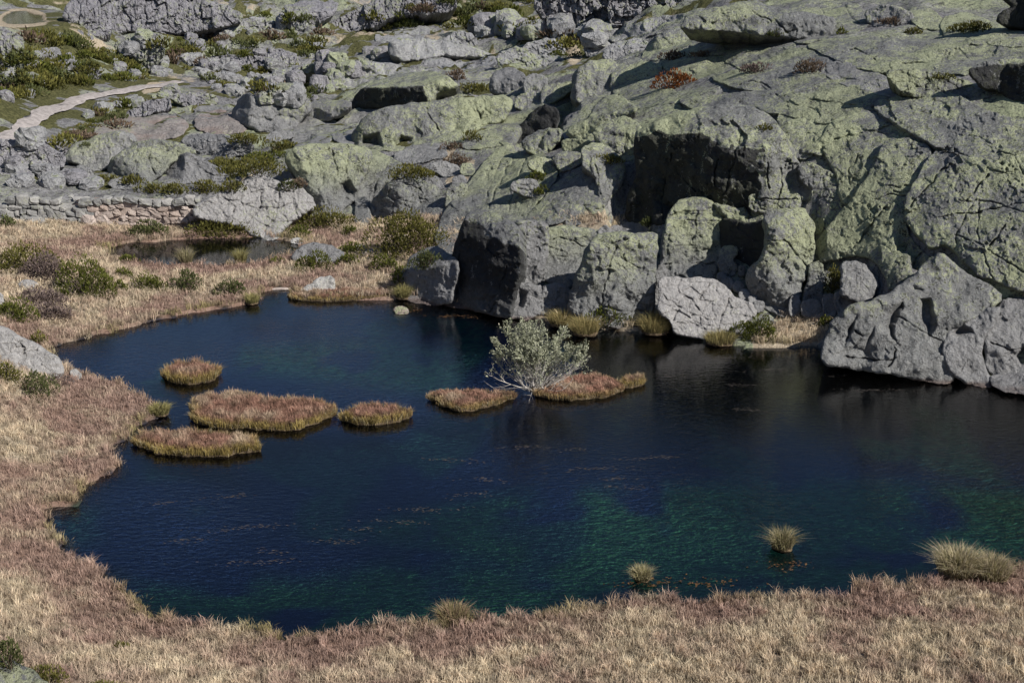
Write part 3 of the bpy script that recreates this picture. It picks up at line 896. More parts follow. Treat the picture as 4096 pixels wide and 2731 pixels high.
RR('granite_dome', 'flat topped dome step west of the black cliff', '2225,437 2289,409 2376,392 2424,392 2380,446 2371,472 2262,520 2234,502 2221,464', az=5, el=42, nc=1, dd=.4)
RR('granite_dome', 'long sloping dome with a shaded lower wall above the grassy ledge', '2371,430 2420,392 2472,383 2547,429 2530,455 2460,490 2385,527 2380,562 2304,565 2258,530 2367,466', az=-30, el=14, folds='2300,530,2450,470,30 2390,470,2530,440,25', nc=1, dd=.3)
RR('slab_rock', 'tall tilted slab with a shaded wall on its west side', '2290,400 2293,340 2297,299 2350,252 2429,243 2468,254 2450,306 2441,376 2385,400 2330,412', az=10, el=42, folds='2305,410,2310,300,70', nc=1)
RR('rock', 'shaded ramp of rock in the trench below the tall tilted slab', '2061,569 2079,507 2166,420 2230,440 2222,499 2149,530 2100,575', az=-40, el=20, mat='black', nc=1)
RR('rock', 'flat lichen step at the head of the shaded trench', '2166,350 2227,339 2289,330 2292,350 2236,396 2166,424', az=-5, el=45, nc=1)
RR('granite_dome', 'block shaped dome behind the tall tilted slab', '2462,254 2525,234 2612,252 2650,271 2614,308 2534,334 2446,369 2453,306', az=-20, el=30, folds='2460,310,2630,275,40', nc=1)
RR('granite_dome', 'dome step just left of the red shrub', '2446,376 2490,339 2595,304 2634,322 2625,361 2499,369', az=-15, el=40, nc=1)
RR('granite_dome', 'cushion shaped dome below the red shrub', '2470,385 2525,365 2691,357 2713,394 2614,422 2542,431', az=-5, el=50, nc=1)
RR('granite_dome', 'low whaleback behind the red shrub', '2647,262 2752,234 2875,234 2993,280 2965,299 2840,308 2770,317 2665,272', az=5, el=55, nc=2)
RR('granite_dome', 'long whaleback with a black west end near the skyline', '2545,246 2575,225 2610,147 2700,120 2840,112 2962,120 3180,164 3180,196 2945,205 2840,223 2752,214 2650,235', az=4, el=40, folds='2645,240,2680,125,62 2620,150,3000,135,18', nc=3)
RR('granite_dome', 'dark fronted whaleback at the top of the ridge', '2726,116 2750,68 2875,33 3006,7 3094,33 3232,58 3352,80 3302,164 3050,135 2875,118', az=-10, el=28, folds='2760,80,3000,70,45', nc=3, cracks='3020,50 3080,90;3100,80 3150,130')
RR('slab_rock', 'gently sloping slab between the purple shrub and the mixed shrub', '2920,200 3182,190 3340,234 3412,262 3298,291 3100,275 2989,284 2898,240', az=4, el=55, nc=2)
RR('granite_dome', 'egg shaped grey dome right of the mixed shrub', '3277,280 3331,247 3410,260 3532,304 3624,376 3613,393 3445,356 3338,326', az=10, el=45, nc=1, mat='grey')
RR('slab_rock', 'long curved slab below the mixed shrub', '2838,308 2980,288 3130,278 3270,288 3340,322 3447,357 3564,400 3482,424 3300,394 3180,386 3110,366 2990,356 2898,332', az=-2, el=48, nc=2, cracks='2960,340 3010,330 3080,350')
RR('slab_rock', 'shelving slab above the domed cliff', '2715,400 2920,381 3095,363 3182,365 3287,383 3462,418 3504,446 3332,494 3190,466 3060,446 2940,438 2770,436', az=2, el=50, nc=2, cracks='3100,380 3180,420 3260,440')
RR('slab_rock', 'bright lichen slab filling the crook above the gully', '3110,453 3182,409 3324,488 3307,560 3292,593 3200,645 3146,560', az=6, el=45, nc=2)
RR('slab_rock', 'broad lichen slab with hairline cracks above the steep slab', '3329,479 3497,444 3624,525 3710,560 3550,573 3480,618 3410,618 3305,610 3188,606 3288,560', az=0, el=48, nc=3, cracks='3330,560 3420,540 3560,500')
RR('slab_rock', 'long strip of slab below the dark overhanging corner', '3480,418 3620,383 3795,488 3926,549 4096,610 4340,640 4340,740 4096,715 3970,671 3900,645 3795,601 3707,562 3585,492', az=-6, el=45, nc=3)
RR('slab_rock', 'speckled slab by the patch of bare pink soil', '3620,374 3795,374 3970,453 4096,488 4340,500 4340,650 4096,618 3795,496', az=4, el=48, nc=3)
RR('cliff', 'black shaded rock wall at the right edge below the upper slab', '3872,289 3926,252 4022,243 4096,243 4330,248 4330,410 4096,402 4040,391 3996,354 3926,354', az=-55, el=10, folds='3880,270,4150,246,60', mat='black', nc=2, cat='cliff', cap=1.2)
RR('slab_rock', 'wide upper slab under the long green shrub', '3224,184 3340,155 3620,147 3882,164 4096,173 4330,180 4330,256 4096,250 3926,260 3874,295 3795,295 3672,286 3532,286 3410,266 3285,203', az=0, el=55, nc=4, cracks='3350,220 3420,200 3500,235;3600,260 3700,250')
RR('rock', 'crumpled lumps of lichen rock left of the black wall', '3530,287 3690,278 3812,313 3926,348 3974,378 3795,391 3620,380', az=4, el=45, nc=2, frac=(70, 40, .2))
RR('granite_dome', 'cracked dome on the skyline with curving joints', '3182,15 3410,7 3482,87 3447,116 3340,144 3217,172 3098,142 3130,70', az=-6, el=45, nc=2, cracks='3260,20 3300,60 3290,120;3380,30 3410,70 3440,90')
RR('granite_dome', 'shaded dome beside the reddish heather on the skyline', '3460,52 3532,15 3637,50 3657,87 3585,99 3480,100', az=-35, el=25, nc=1, mat='grey')
RR('granite_dome', 'smooth dome with a single joint on the skyline', '3635,33 3707,33 3781,87 3762,118 3655,99', az=8, el=45, nc=1)
RR('granite_dome', 'pale dome below the dark overhanging corner', '3758,80 3865,50 3987,103 4096,129 4330,150 4330,190 4096,184 3795,166', az=2, el=48, nc=2)
RR('rock', 'black overhanging rock in the top right corner', '3985,92 4005,50 4057,24 3975,-40 4330,-60 4330,150 4096,114', az=-60, el=5, mat='black', nc=1, cap=1.5)
# --- ledge and ramps in the middle
RR('slab_rock', 'long lichen ramp with parallel grooves climbing from the big shrub',
   '2030,579 2070,593 2150,618 2204,640 2234,700 2155,800 2090,890 2060,900 1990,880 1940,860 1890,870 1865,900 1835,965 1812,1030 1760,1000 1742,960 1768,870 1798,830 1873,738 1943,648 1998,598', az=8, el=40,
   cracks='2059,620 2010,710 1971,782 1945,850;2024,616 1980,700 1945,800;2100,640 2060,760 2030,850', nc=2, rnd=24)
RR('rock', 'layered ledges stepping across the grooved ramp', '2046,740 2090,718 2142,720 2153,760 2142,792 2090,775 2046,755', az=0, el=25, nc=1, cracks='2050,755 2145,765;2060,738 2140,745', dd=-.5, mat='grey')
RR('rock', 'low cracked block above the layered ledges', '2110,655 2162,627 2232,662 2245,690 2189,694 2134,679', az=0, el=35, nc=1, dd=-.3)
RR('rock', 'block with a mossy lip between ramp and rounded slab', '2206,629 2267,609 2331,618 2333,648 2267,685 2239,679', az=-15, el=30, nc=1, dd=-.2)
RR('slab_rock', 'triangular bright lichen slab above the grassy ledge', '2108,876 2162,810 2224,740 2337,662 2380,677 2403,760 2407,850 2320,862 2232,890 2127,900', az=14, el=42, nc=1, rnd=26, cracks='2170,850 2240,770')
RR('slab_rock', 'rounded slab with a moss mat on its crown beside the black cliff', '2337,662 2327,620 2335,585 2381,574 2445,602 2499,646 2490,725 2428,810 2405,835 2394,725', az=16, el=32, folds='2335,640,2490,650,25', nc=1, rnd=26, cracks='2375,640 2395,720 2400,800')
RR('rock', 'shaded knob behind the rounded slab', '2248,563 2329,561 2376,576 2322,613 2257,606', az=-30, el=20, nc=0)
RR('rock', 'pair of dark clefts in a low dome by the trench', '2090,559 2189,513 2245,524 2252,550 2162,624 2097,598', az=-20, el=28, folds='2100,590,2200,530,25', nc=1, dents=[(.5, '2140,600 2150,560 2180,545 2170,600')])
RR('boulder', 'flat pale stone lying in the grass of the high ledge', '2268,882 2310,873 2322,895 2268,897', az=0, el=45, nc=0, mat='grey')
RR('boulder', 'dark boulder at the front edge of the grassy ledge', '2398,922 2420,903 2442,920 2437,940 2398,940', az=-10, el=30, nc=0, mat='grey', dd=-.3)
RR('boulder', 'low boulder next to the dark one on the grassy ledge', '2438,914 2470,903 2487,925 2477,938 2438,938', az=0, el=30, nc=0, mat='grey', dd=-.3)
RR('slab_rock', 'flat slab on the ledge right over the broad upright block', '2475,907 2530,890 2578,898 2593,928 2500,935', az=0, el=50, nc=0, mat='grey', dd=-.2)
# --- domes behind the pond
RR('granite_dome', 'double dome with a black ribbed west wall above the pond shrubs',
   '1138,636 1166,597 1245,579 1385,579 1472,597 1487,625 1467,680 1444,715 1424,760 1412,805 1350,850 1265,848 1238,775 1188,702', az=14, el=28, folds='1300,840,1186,640,58 1185,622,1475,618,26',
   nc=2, cracks='1400,620 1380,700;1330,600 1350,700', rnd=26, dents=[(.6, '1350,725 1400,715 1428,760 1415,800 1360,760')])
RR('granite_dome', 'dome half split by a dark slot right of the ribbed wall', '1477,598 1542,623 1614,660 1571,704 1527,740 1494,800 1475,895 1425,900 1427,820 1419,782 1454,712 1479,650', az=-6, el=32, nc=2, cracks='1480,610 1470,680 1440,740;1560,640 1520,700 1490,770', rnd=24)
RR('rock', 'lichen block broken into cubes over the biggest shrub', '1560,735 1595,702 1647,702 1700,737 1747,745 1783,800 1763,850 1717,860 1612,855 1565,870 1470,860 1490,810', az=10, el=32, folds='1600,850,1568,738,55', nc=2, frac=(62, 60, .14), cracks='1690,740 1640,835;1670,790 1740,820;1615,735 1690,760', rnd=18)
RR('granite_dome', 'low grey dome behind the brown tuft and dry grass', '1567,627 1647,588 1770,575 1789,627 1700,640 1630,657', az=-5, el=38, nc=1, mat='grey')
RR('boulder', 'triangular boulder below the red brown shrub', '1715,662 1770,649 1833,669 1835,695 1787,706 1742,688', az=5, el=38, nc=1, mat='grey')
RR('boulder', 'rounded boulder beside the moss mat on the broken block', '1663,697 1717,693 1763,730 1774,756 1700,743', az=-5, el=35, nc=1, mat='grey')
RR('boulder', 'square boulder sitting in dry grass by the ramp', '1847,660 1892,658 1894,697 1847,697', az=10, el=30, nc=0)
RR('boulder', 'wedge boulder leaning on the foot of the grooved ramp', '1794,741 1877,737 1824,815 1783,840', az=0, el=30, nc=0)
RR('boulder', 'small stone in the grass between wedge boulder and ramp', '1815,712 1850,705 1868,728 1840,742 1815,735', az=5, el=30, nc=0, mat='grey')
RR('granite_dome', 'longest whale shaped dome with two dark hollows at its base',
   '1418,583 1414,529 1462,467 1560,430 1700,413 1875,395 2006,382 2043,397 2043,441 2008,487 1945,498 1875,541 1787,570 1665,596 1560,602 1472,602', az=4, el=48, folds='1540,600,1462,470,46', nc=2, rnd=30,
   dents=[(1.0, '1452,540 1514,530 1533,592 1445,592'), (1.0, '1562,592 1602,540 1647,550 1640,588')], cracks='1900,410 1920,480;1700,430 1760,540')
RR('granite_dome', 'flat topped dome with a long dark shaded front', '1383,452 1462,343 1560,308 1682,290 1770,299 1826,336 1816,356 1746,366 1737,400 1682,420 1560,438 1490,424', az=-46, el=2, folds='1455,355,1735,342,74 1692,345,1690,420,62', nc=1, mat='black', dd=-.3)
RR('rock', 'pale broken shoulder right of the flat topped dark fronted dome', '1742,371 1814,352 1886,352 1886,393 1744,415', az=10, el=40, nc=2, frac=(50, 40, .2))
RR('granite_dome', 'smooth grey dome above the green hollow', '1777,301 1840,273 1945,264 1993,292 1947,338 1875,340 1820,312', az=6, el=42, nc=1, mat='grey')
RR('boulder', 'round dark fronted boulder pair left half', '1960,347 1978,290 2050,273 2096,299 2102,375 2050,380 1968,375', az=-28, el=20, folds='1965,320,2095,310,45', nc=0, mat='grey', rnd=24)
RR('boulder', 'round dark fronted boulder pair right half', '2096,319 2137,299 2182,308 2192,352 2182,379 2100,380', az=-18, el=22, folds='2100,330,2190,330,40', nc=0, mat='grey')
RR('boulder', 'shaded block below the round boulder pair', '2065,397 2094,378 2174,378 2166,428 2085,441 2061,426', az=-10, el=25, nc=0, mat='grey')
RR('slab_rock', 'inclined slab bordering the shaded trench', '2022,476 2094,448 2166,422 2180,432 2078,533 2052,587 1995,568 2004,502', az=0, el=42, nc=1)
RR('slab_rock', 'bright lichen slab with a notch at the end of the whale shaped dome', '1847,574 1927,527 2006,492 2069,492 2052,576 1989,578 1875,598', az=4, el=42, nc=2)
# --- rocks above the wall
RR('granite_dome', 'light lichen dome beside the green hollow of shrubs', '1173,513 1262,474 1350,474 1326,570 1262,578 1173,596', az=2, el=42, nc=2, mat='grey', cracks='1200,530 1300,520')
RR('granite_dome', 'creased dome joined to the west end of the whale shaped dome', '1322,557 1350,483 1420,439 1499,417 1562,430 1457,487 1420,535 1411,585', az=4, el=45, nc=2, mat='grey', cracks='1360,560 1380,500 1430,460')
RR('granite_dome', 'small dark fronted dome west of the flat topped one', '1199,498 1217,430 1262,404 1367,404 1406,415 1378,452 1289,480', az=-35, el=14, folds='1225,435,1380,425,55', nc=1, mat='grey')
RR('boulder', 'flat pale boulder on the rim of the green hollow', '1059,557 1096,527 1168,527 1177,548 1070,568', az=4, el=45, nc=0, mat='grey')
RR('slab_rock', 'large cracked pale slab plunging to the pond at the end of the wall',
   '777,870 768,838 840,795 990,725 1042,690 1110,735 1175,725 1195,745 1242,790 1262,832 1202,862 1150,895 1112,955 1040,958 1005,935 960,900', az=10, el=38, nc=2, mat='white', frac=(90, 110, .14),
   cracks='1050,760 1040,830 990,900;1120,760 1100,850 1060,930;900,800 940,830 920,870;1170,760 1180,830')
RR('rock', 'lichen knob on top of the cracked pale pond slab', '1040,694 1040,658 1076,623 1142,618 1154,640 1174,690 1185,740 1125,748 1068,742', az=-12, el=30, folds='1045,690,1160,640,25', nc=1, mat='grey')
RR('rock', 'block with a dark toothed front edge in the hollow', '715,589 735,550 831,537 919,550 1010,579 1001,618 831,630 759,612', az=-25, el=22, folds='735,572,1000,572,45', nc=2, mat='grey', frac=(60, 50, .3))
RR('granite_dome', 'cone shaped dark rock rising behind the row of shrubs above the wall', '626,718 682,647 735,616 770,620 842,657 925,716 787,728 672,730', az=6, el=38, folds='720,728,745,618,52', nc=1, mat='grey', cracks='780,640 820,690 880,712')
RR('granite_dome', 'sloping lichen dome behind the cone shaped rock', '425,696 464,620 542,577 612,559 726,577 791,614 726,622 684,648 630,714 569,725 490,708', az=6, el=42, folds='520,712,468,625,55', nc=2, cracks='610,570 590,640 620,700')
RR('granite_dome', 'broad lumpy dome left of the sloping lichen dome', '250,642 289,585 385,550 472,524 546,552 529,589 466,618 431,679 367,683 330,655', az=-6, el=36, folds='265,630,390,560,20', nc=3, mat='grey', cracks='400,560 380,640')
RR('boulder', 'pointed boulder poking up behind the west part of the wall', '287,694 315,664 350,673 380,716 332,742 287,723', az=-4, el=35, nc=0, mat='grey')
RR('boulder', 'low lichen boulder behind the middle of the wall', '433,729 490,712 546,732 529,753 455,751', az=4, el=42, nc=0, mat='grey')
RR('slab_rock', 'pink tinged ribbed slab in the middle distance', '381,509 490,470 612,462 700,470 756,499 728,538 612,566 490,566 390,555', az=4, el=46, nc=3, mat='pink', cracks='430,520 520,500 640,520')
RR('granite_dome', 'big grey dome with a dark shadowed west flank in the valley', '923,485 943,427 987,374 1076,365 1176,365 1232,390 1244,430 1202,474 1178,515 1120,531 1050,522 989,505', az=10, el=34, folds='992,510,1000,378,62 995,400,1240,395,22', nc=1, mat='grey')
RR('granite_dome', 'creased low dome left of the big valley dome', '777,474 840,444 927,453 999,499 962,531 840,531 785,511', az=2, el=45, nc=2, mat='pink')
RR('rock', 'broken ledge of pale rock beside the valley shrubs', '680,387 770,374 857,383 870,411 787,441 724,415', az=4, el=35, nc=2, mat='cliff', frac=(40, 40, .3))
RR('rock', 'dark cracked outcrop next to the end of the track', '503,459 577,409 674,400 684,429 612,450 525,476', az=-10, el=28, nc=2, mat='cliff', frac=(30, 45, .4))
RR('granite_dome', 'low ridge of rock over the big valley dome', '777,448 805,427 919,418 956,437 840,450', az=-5, el=40, nc=1, mat='grey')
RR('rock', 'crumpled grey rock at the left edge below the track', '-120,569 105,558 175,575 258,630 249,669 131,697 -120,690', az=-6, el=32, nc=3, mat='cliff', frac=(50, 45, .3))
RR('rock', 'knobbly grey outcrop between track and broad lumpy dome', '150,600 190,560 250,575 300,590 262,640 210,640', az=-8, el=30, nc=1, mat='cliff', frac=(35, 35, .25))
# --- stones by pond, lake and camera
RR('boulder', 'bare white slab on the left bank sliding into the lake', '-140,1288 0,1309 35,1320 75,1349 139,1373 197,1413 240,1442 254,1485 223,1515 160,1510 100,1485 0,1470 -140,1470', az=14, el=46, nc=1, mat='white', cracks='60,1360 100,1390 90,1420 150,1400')
RR('boulder', 'little white tip of rock at the water edge below the white slab', '283,1487 300,1478 326,1505 300,1514', az=10, el=45, nc=0, mat='white')
RR('boulder', 'small white stone among the purple heather', '78,1142 85,1128 116,1123 147,1133 147,1154 90,1156', az=10, el=40, nc=0, mat='white', rnd=12)
RR('boulder', 'pale stone cut by the left edge above the green shrub', '-40,1170 8,1178 10,1212 -40,1232', az=5, el=30, nc=0, mat='white')
RR('boulder', 'black and white speckled boulder on the pond bank', '1171,1022 1196,995 1243,972 1315,983 1370,1010 1374,1034 1310,1050 1230,1052 1178,1042', az=-4, el=45, nc=1, mat='grey', rnd=14)
RR('boulder', 'pale faceted rock on the grassy point at the lake inlet', '1192,1170 1249,1135 1278,1114 1332,1108 1337,1157 1290,1168 1220,1176', az=10, el=35, folds='1205,1165,1330,1125,25', nc=1, mat='white', frac=(45, 30, .07))
RR('boulder', 'lichen rock in the bottom left corner near the viewer', '-90,2618 0,2626 52,2638 132,2688 200,2740 200,2830 -90,2830', az=20, el=60, nc=1, mat='lichen', D=27.5, clampt=False)
RR('boulder', 'pinkish stone standing in the lake near the dark cliff', '1578,1238 1588,1230 1610,1229 1627,1238 1630,1250 1588,1252', az=8, el=45, nc=0, mat='pink', rnd=7, warp=.4)
RR('boulder', 'small pale stone on the far bank of the pond', '1163,964 1190,955 1212,965 1190,973', az=8, el=45, nc=0, mat='white')
RR('boulder', 'dark stone on the spit between pond and lake', '815,1058 828,1050 850,1054 852,1064 818,1066', az=-8, el=40, nc=0, mat='black')
RR('boulder', 'pale slab half hidden by the shrubs of the pond bank', '1385,1008 1440,981 1470,990 1442,1008', az=8, el=50, nc=0, mat='grey')
RR('boulder', 'second pale slab lower in the bank shrubs', '1448,1020 1490,1000 1498,1012 1465,1030', az=8, el=50, nc=0, mat='grey')
RR('boulder', 'grey stone showing through the biggest shrub', '1590,955 1640,941 1650,957 1600,966', az=8, el=45, nc=0, mat='grey')
# --- pale whalebacks and cliffs of the upper valley
for a in [
    ('granite_dome', 'pale dome with a shaded west hollow below the lone white boulder', '1188,293 1262,252 1367,243 1490,252 1612,269 1730,289 1516,310 1490,338 1420,358 1350,358 1322,301', 8, 38, '1345,356,1330,270,60', 'pale', None),
    ('granite_dome', 'flat pale pavement of rock with a dark notch on its left', '1558,212 1556,164 1647,160 1752,169 1892,190 1993,236 1919,223 1744,214 1665,240 1612,240', 10, 46, '1590,235,1570,168,50', 'pale', None),
    ('granite_dome', 'smoothest pale dome with one long crack', '1698,247 1770,217 1875,208 1954,225 2001,254 1875,275 1770,293 1707,275', 4, 48, '', 'pale', None),
    ('granite_dome', 'green tinged dome under the heath slope', '1497,168 1525,112 1612,94 1719,112 1702,144 1647,162 1569,164', 4, 42, '', 'pale', None),
    ('granite_dome', 'round grey dome on the edge of the valley floor', '1768,168 1805,138 1866,129 1914,166 1903,196 1822,181', 4, 38, '', 'pale', (40, 40, .4)),
    ('cliff', 'flat topped cubic crag casting a black shadow to its left', '1092,107 1142,59 1149,22 1219,13 1354,9 1334,54 1291,81 1236,118 1157,137', 14, 12, '1160,137,1152,28,70 1150,50,1350,40,65', 'cliff', (40, 90, .5)),
    ('granite_dome', 'broad bedded knoll beside the talus', '998,258 1052,217 1122,204 1184,225 1190,264 1087,275', 4, 32, '1010,240,1184,228,30', 'cliff', (45, 60, .5)),
    ('boulder', 'lone white cubic boulder on the pale dome', '1350,225 1380,219 1387,250 1350,252', 14, 20, '1352,232,1384,230,50', 'white', None),
    ('boulder', 'pale boulder with a flat top near the valley meadow', '1094,334 1131,304 1177,315 1168,340', 8, 35, '', 'pale', None),
    ('boulder', 'pale boulder lying in the valley meadow', '1050,356 1087,335 1133,350 1124,366 1070,368', 8, 38, '', 'pale', None),
    ('boulder', 'pale boulder right beside the flat topped one', '1138,352 1175,322 1229,359 1175,371', 8, 38, '', 'pale', None),
    ('granite_dome', 'rippled pale whaleback at the head of the sandy gully', '2085,186 2210,155 2256,192 2264,238 2131,231', 4, 42, '', 'pale', (50, 40, .3)),
    ('granite_dome', 'low pale ledges left of the sandy gully', '1988,217 2087,190 2133,227 2256,236 2238,266 2000,277', 4, 46, '', 'pale', (60, 30, .4)),
    ('granite_dome', 'blocky pale dome right of the sandy gully', '2409,238 2429,190 2542,156 2597,175 2562,214 2490,240', 0, 36, '2415,215,2590,185,25', 'pale', (60, 40, .3)),
    ('granite_dome', 'long ice polished slab rising to the skyline', '2427,133 2525,85 2752,59 2800,38 2854,43 2742,84 2726,114 2640,128 2520,156 2437,164', 2, 50, '', 'pale', None),
    ('rock', 'angular pale outcrop above the sandy gully', '2339,186 2367,164 2439,173 2422,214 2350,223', 4, 34, '', 'pale', (40, 30, .3)),
    ('cliff', 'rounded buttress at the top left above the heath slope', '250,46 306,-10 430,-40 441,87 433,151 385,164 287,135', 4, 20, '265,60,436,40,40', 'cliff', (45, 110, .6)),
    ('cliff', 'long broken cliff band under the top edge at left', '430,-40 700,-40 966,52 956,91 717,137 560,120 435,135', 0, 22, '440,30,940,62,25', 'cliff', (45, 70, .8)),
    ('cliff', 'columned dark crag standing out of the heath', '460,177 542,147 649,138 651,203 606,275 507,275 479,229', -12, 12, '475,190,648,165,40', 'cliff', (26, 110, .7)),
    ('cliff', 'low columned cliff line behind the valley boulders', '783,264 875,225 1050,225 1180,208 1180,266 1050,268 901,295 803,284', 0, 18, '795,255,1178,232,40', 'cliff', (28, 60, .6)),
    ('cliff', 'stepped crag running down from the cubic crag', '731,160 875,103 1050,68 1071,114 962,153 787,164', 0, 22, '740,150,1060,92,35', 'cliff', (32, 55, .7)),
    ('cliff', 'striped grey cliff across the top of the valley', '1293,116 1376,68 1490,7 1612,-40 1826,-40 1816,46 1665,56 1560,65 1490,111 1385,128', 0, 22, '1310,100,1815,10,20', 'cliff', (28, 70, .8)),
    ('cliff', 'dark fractured headwall right of the heath slope', '2129,17 2201,-40 2459,-40 2431,81 2404,146 2350,155 2245,137 2182,83', -8, 12, '', 'cliff', (30, 50, 1.0)),
    ('cliff', 'shadowy broken headwall below the skyline', '2437,-40 2794,-40 2754,37 2612,65 2525,91 2437,100', -12, 18, '', 'cliff', (36, 34, 1.0)),
    ('rock', 'pale blocky outcrop in the heath under the headwall', '1864,82 1980,58 2072,46 2065,98 2020,134 1900,137', 4, 30, '', 'cliff', (40, 34, .7)),
    ('cliff', 'grey scarred cliff on the left edge under the added tarn', '-140,112 79,129 98,219 72,352 -140,352', 10, 24, '', 'cliff', (45, 120, .7)),
    ('rock', 'bare rock patch in the middle of the heath slope', '269,273 332,260 404,289 387,319 289,312', 6, 35, '', 'cliff', (36, 40, .4)),
]:
    nm, lb, ol, az_, el_, fo, mt, fr_ = a
    RR(nm, lb, ol, az_, el_, fo, mat=mt, frac=fr_, nc=2 if fr_ is None else 0, step=4, cat='cliff' if nm == 'cliff' else 'rock')
# ------------------------------------------------------------------ generic rough stone
def stone_mesh(seed, sx, sy, sz, box=.55, n=3):
    """weathered block: a cube-sphere pulled towards a box"""
    rs = np.random.RandomState(seed)
    g = np.linspace(-1, 1, n + 1)
    V = {}; F = []
    def vid(p):
        k = tuple(np.round(p, 4)); V.setdefault(k, len(V)); return V[k]
    for ax in range(3):
        for sgn in (-1, 1):
            for i in range(n):
                for j in range(n):
                    qd = []
                    for a, b in ((0, 0), (1, 0), (1, 1), (0, 1)):
                        p = np.zeros(3); p[ax] = sgn; p[(ax + 1) % 3] = g[i + a] ; p[(ax + 2) % 3] = g[j + b]
                        qd.append(vid(p))
                    F.append(qd if sgn > 0 else qd[::-1])
    P = np.array(list(V.keys()))
    sph = P / np.linalg.norm(P, axis=1)[:, None]
    P = P * box + sph * (1 - box) * 1.25
    P = P + rs.normal(size=P.shape) * .085
    for _ in range(3):                      # a few flat breaks
        d = rs.normal(size=3); d /= np.linalg.norm(d)
        m = P @ d; lim = rs.uniform(.72, .95) * m.max()
        P = P - np.outer(np.maximum(m - lim, 0), d)
    return P * np.array([sx, sy, sz]) * .5, np.array(F)


def raw_mesh(name, V, F, mat, smooth=False):
    o = mesh_obj(name, V, F, mat, smooth=smooth)
    me = o.data
    bpy.data.objects.remove(o)
    return me


def link(name, me, loc=(0, 0, 0), rz=0.0, scale=(1, 1, 1), parent=None, tilt=(0, 0)):
    o = bpy.data.objects.new(name, me)
    COL.objects.link(o)
    o.location = [float(c) for c in loc]; o.rotation_euler = (tilt[0], tilt[1], rz); o.scale = scale
    if parent is not None: o.parent = parent
    return o


def stone_material(name, a, b, lich=.3):
    t = NT(name)
    p = t.pos(); oi = t.n('ShaderNodeObjectInfo').outputs['Random']
    mid = t.noise(p, 2.5, 4, .6); fine = t.noise(p, 14, 3, .65)
    c = t.mix(oi, a, b)
    c = t.mix(1.0, c, t.mix(t.ramp(mid, .3, .7), (.75, .75, .75), (1.2, 1.2, 1.2)), 'MULTIPLY')
    c = t.mix(t.ramp(t.math('ADD', t.math('MULTIPLY', mid, .5), t.math('MULTIPLY', fine, .6)), .58, .68, 0, lich), c, (.36, .38, .22))
    c = t.mix(t.ramp(fine, .55, .7, 0, .6), c, (.06, .06, .06))
    t.principled(c, .94, t.bump(t.math('ADD', mid, t.math('MULTIPLY', fine, .5)), .7, .08), .12)
    return t.m


M['wallstone'] = stone_material('grey_wall_stone', (.19, .19, .19), (.33, .32, .31), .4)
M['pinkstone'] = stone_material('pink_wall_stone', (.30, .24, .21), (.42, .36, .33), .1)
M['mortar'] = stone_material('mortar', (.36, .29, .25), (.40, .33, .29), 0)
M['gravel'] = stone_material('gravel', (.30, .27, .26), (.38, .345, .33), 0)

# ------------------------------------------------------------------ dry stone wall with a mortared end
A0 = at_z(-40, 893, .45); A1 = at_z(800, 897, .40)
wd_ = A1 - A0; wd_[2] = 0; WL = np.linalg.norm(wd_); wd_ /= WL
wang = math.atan2(wd_[1], wd_[0])
wall = empty('stone_wall', (A0 + A1) / 2)
wall.rotation_euler = (0, 0, wang)
tag(wall, 'old dry stone wall with a pinkish mortared end standing behind the pond meadow', 'wall')
rsw = random.Random(5)
var = [raw_mesh('stone', *stone_mesh(100 + i, 1, 1, 1, .45 + .04 * (i % 4)), M['wallstone']) for i in range(9)]
varp = [raw_mesh('stone', *stone_mesh(150 + i, 1, 1, 1, .66), M['pinkstone']) for i in range(6)]
core = mesh_obj('mortar_core', *stone_mesh(200, 6.6, .42, 1.62, .93, 6), M['mortar'], wall)
core.location = (WL / 2 - 3.55, .14, .55)
core2 = mesh_obj('rubble_core', *stone_mesh(201, 6.2, .40, 1.3, .9, 6), M['wallstone'], wall)
core2.location = (-WL / 2 + 3.0, .18, .45)
z = -.25; row = 0
while z < 1.42:
    hh_ = rsw.uniform(.30, .40)
    top = z + hh_ > 1.28
    x = -WL / 2 + rsw.uniform(-.1, .2)
    while x < WL / 2 - .1:
        w_ = rsw.uniform(.26, .9) * (1.15 if top else 1)
        frac_ = (x + WL / 2) / WL
        pinkz = frac_ > .47 and not top
        if frac_ < .40 and z > .9 + .5 * math.sin(frac_ * 9):
            x += w_; continue
        if pinkz and rsw.random() < .22:
            x += w_ * .6; continue
        me = rsw.choice(varp) if pinkz else rsw.choice(var)
        hs = hh_ * (rsw.uniform(1.5, 1.9) if rsw.random() < .16 else rsw.uniform(.8, 1.25))
        link('stone', me, (x + w_ / 2, rsw.uniform(-.05, .05) - (.03 if not pinkz else -.02), z + hh_ / 2 + .07 * math.sin(x * 1.3) + rsw.uniform(-.04, .04) + (rsw.uniform(0, .06) if top else 0)), rsw.uniform(-.12, .12) + (math.pi if rsw.random() < .5 else 0),
             (w_ * .99, rsw.uniform(.5, .62), hs), wall, (rsw.uniform(-.12, .12), rsw.uniform(-.22, .22)))
        x += w_
    z += hh_ * .97; row += 1
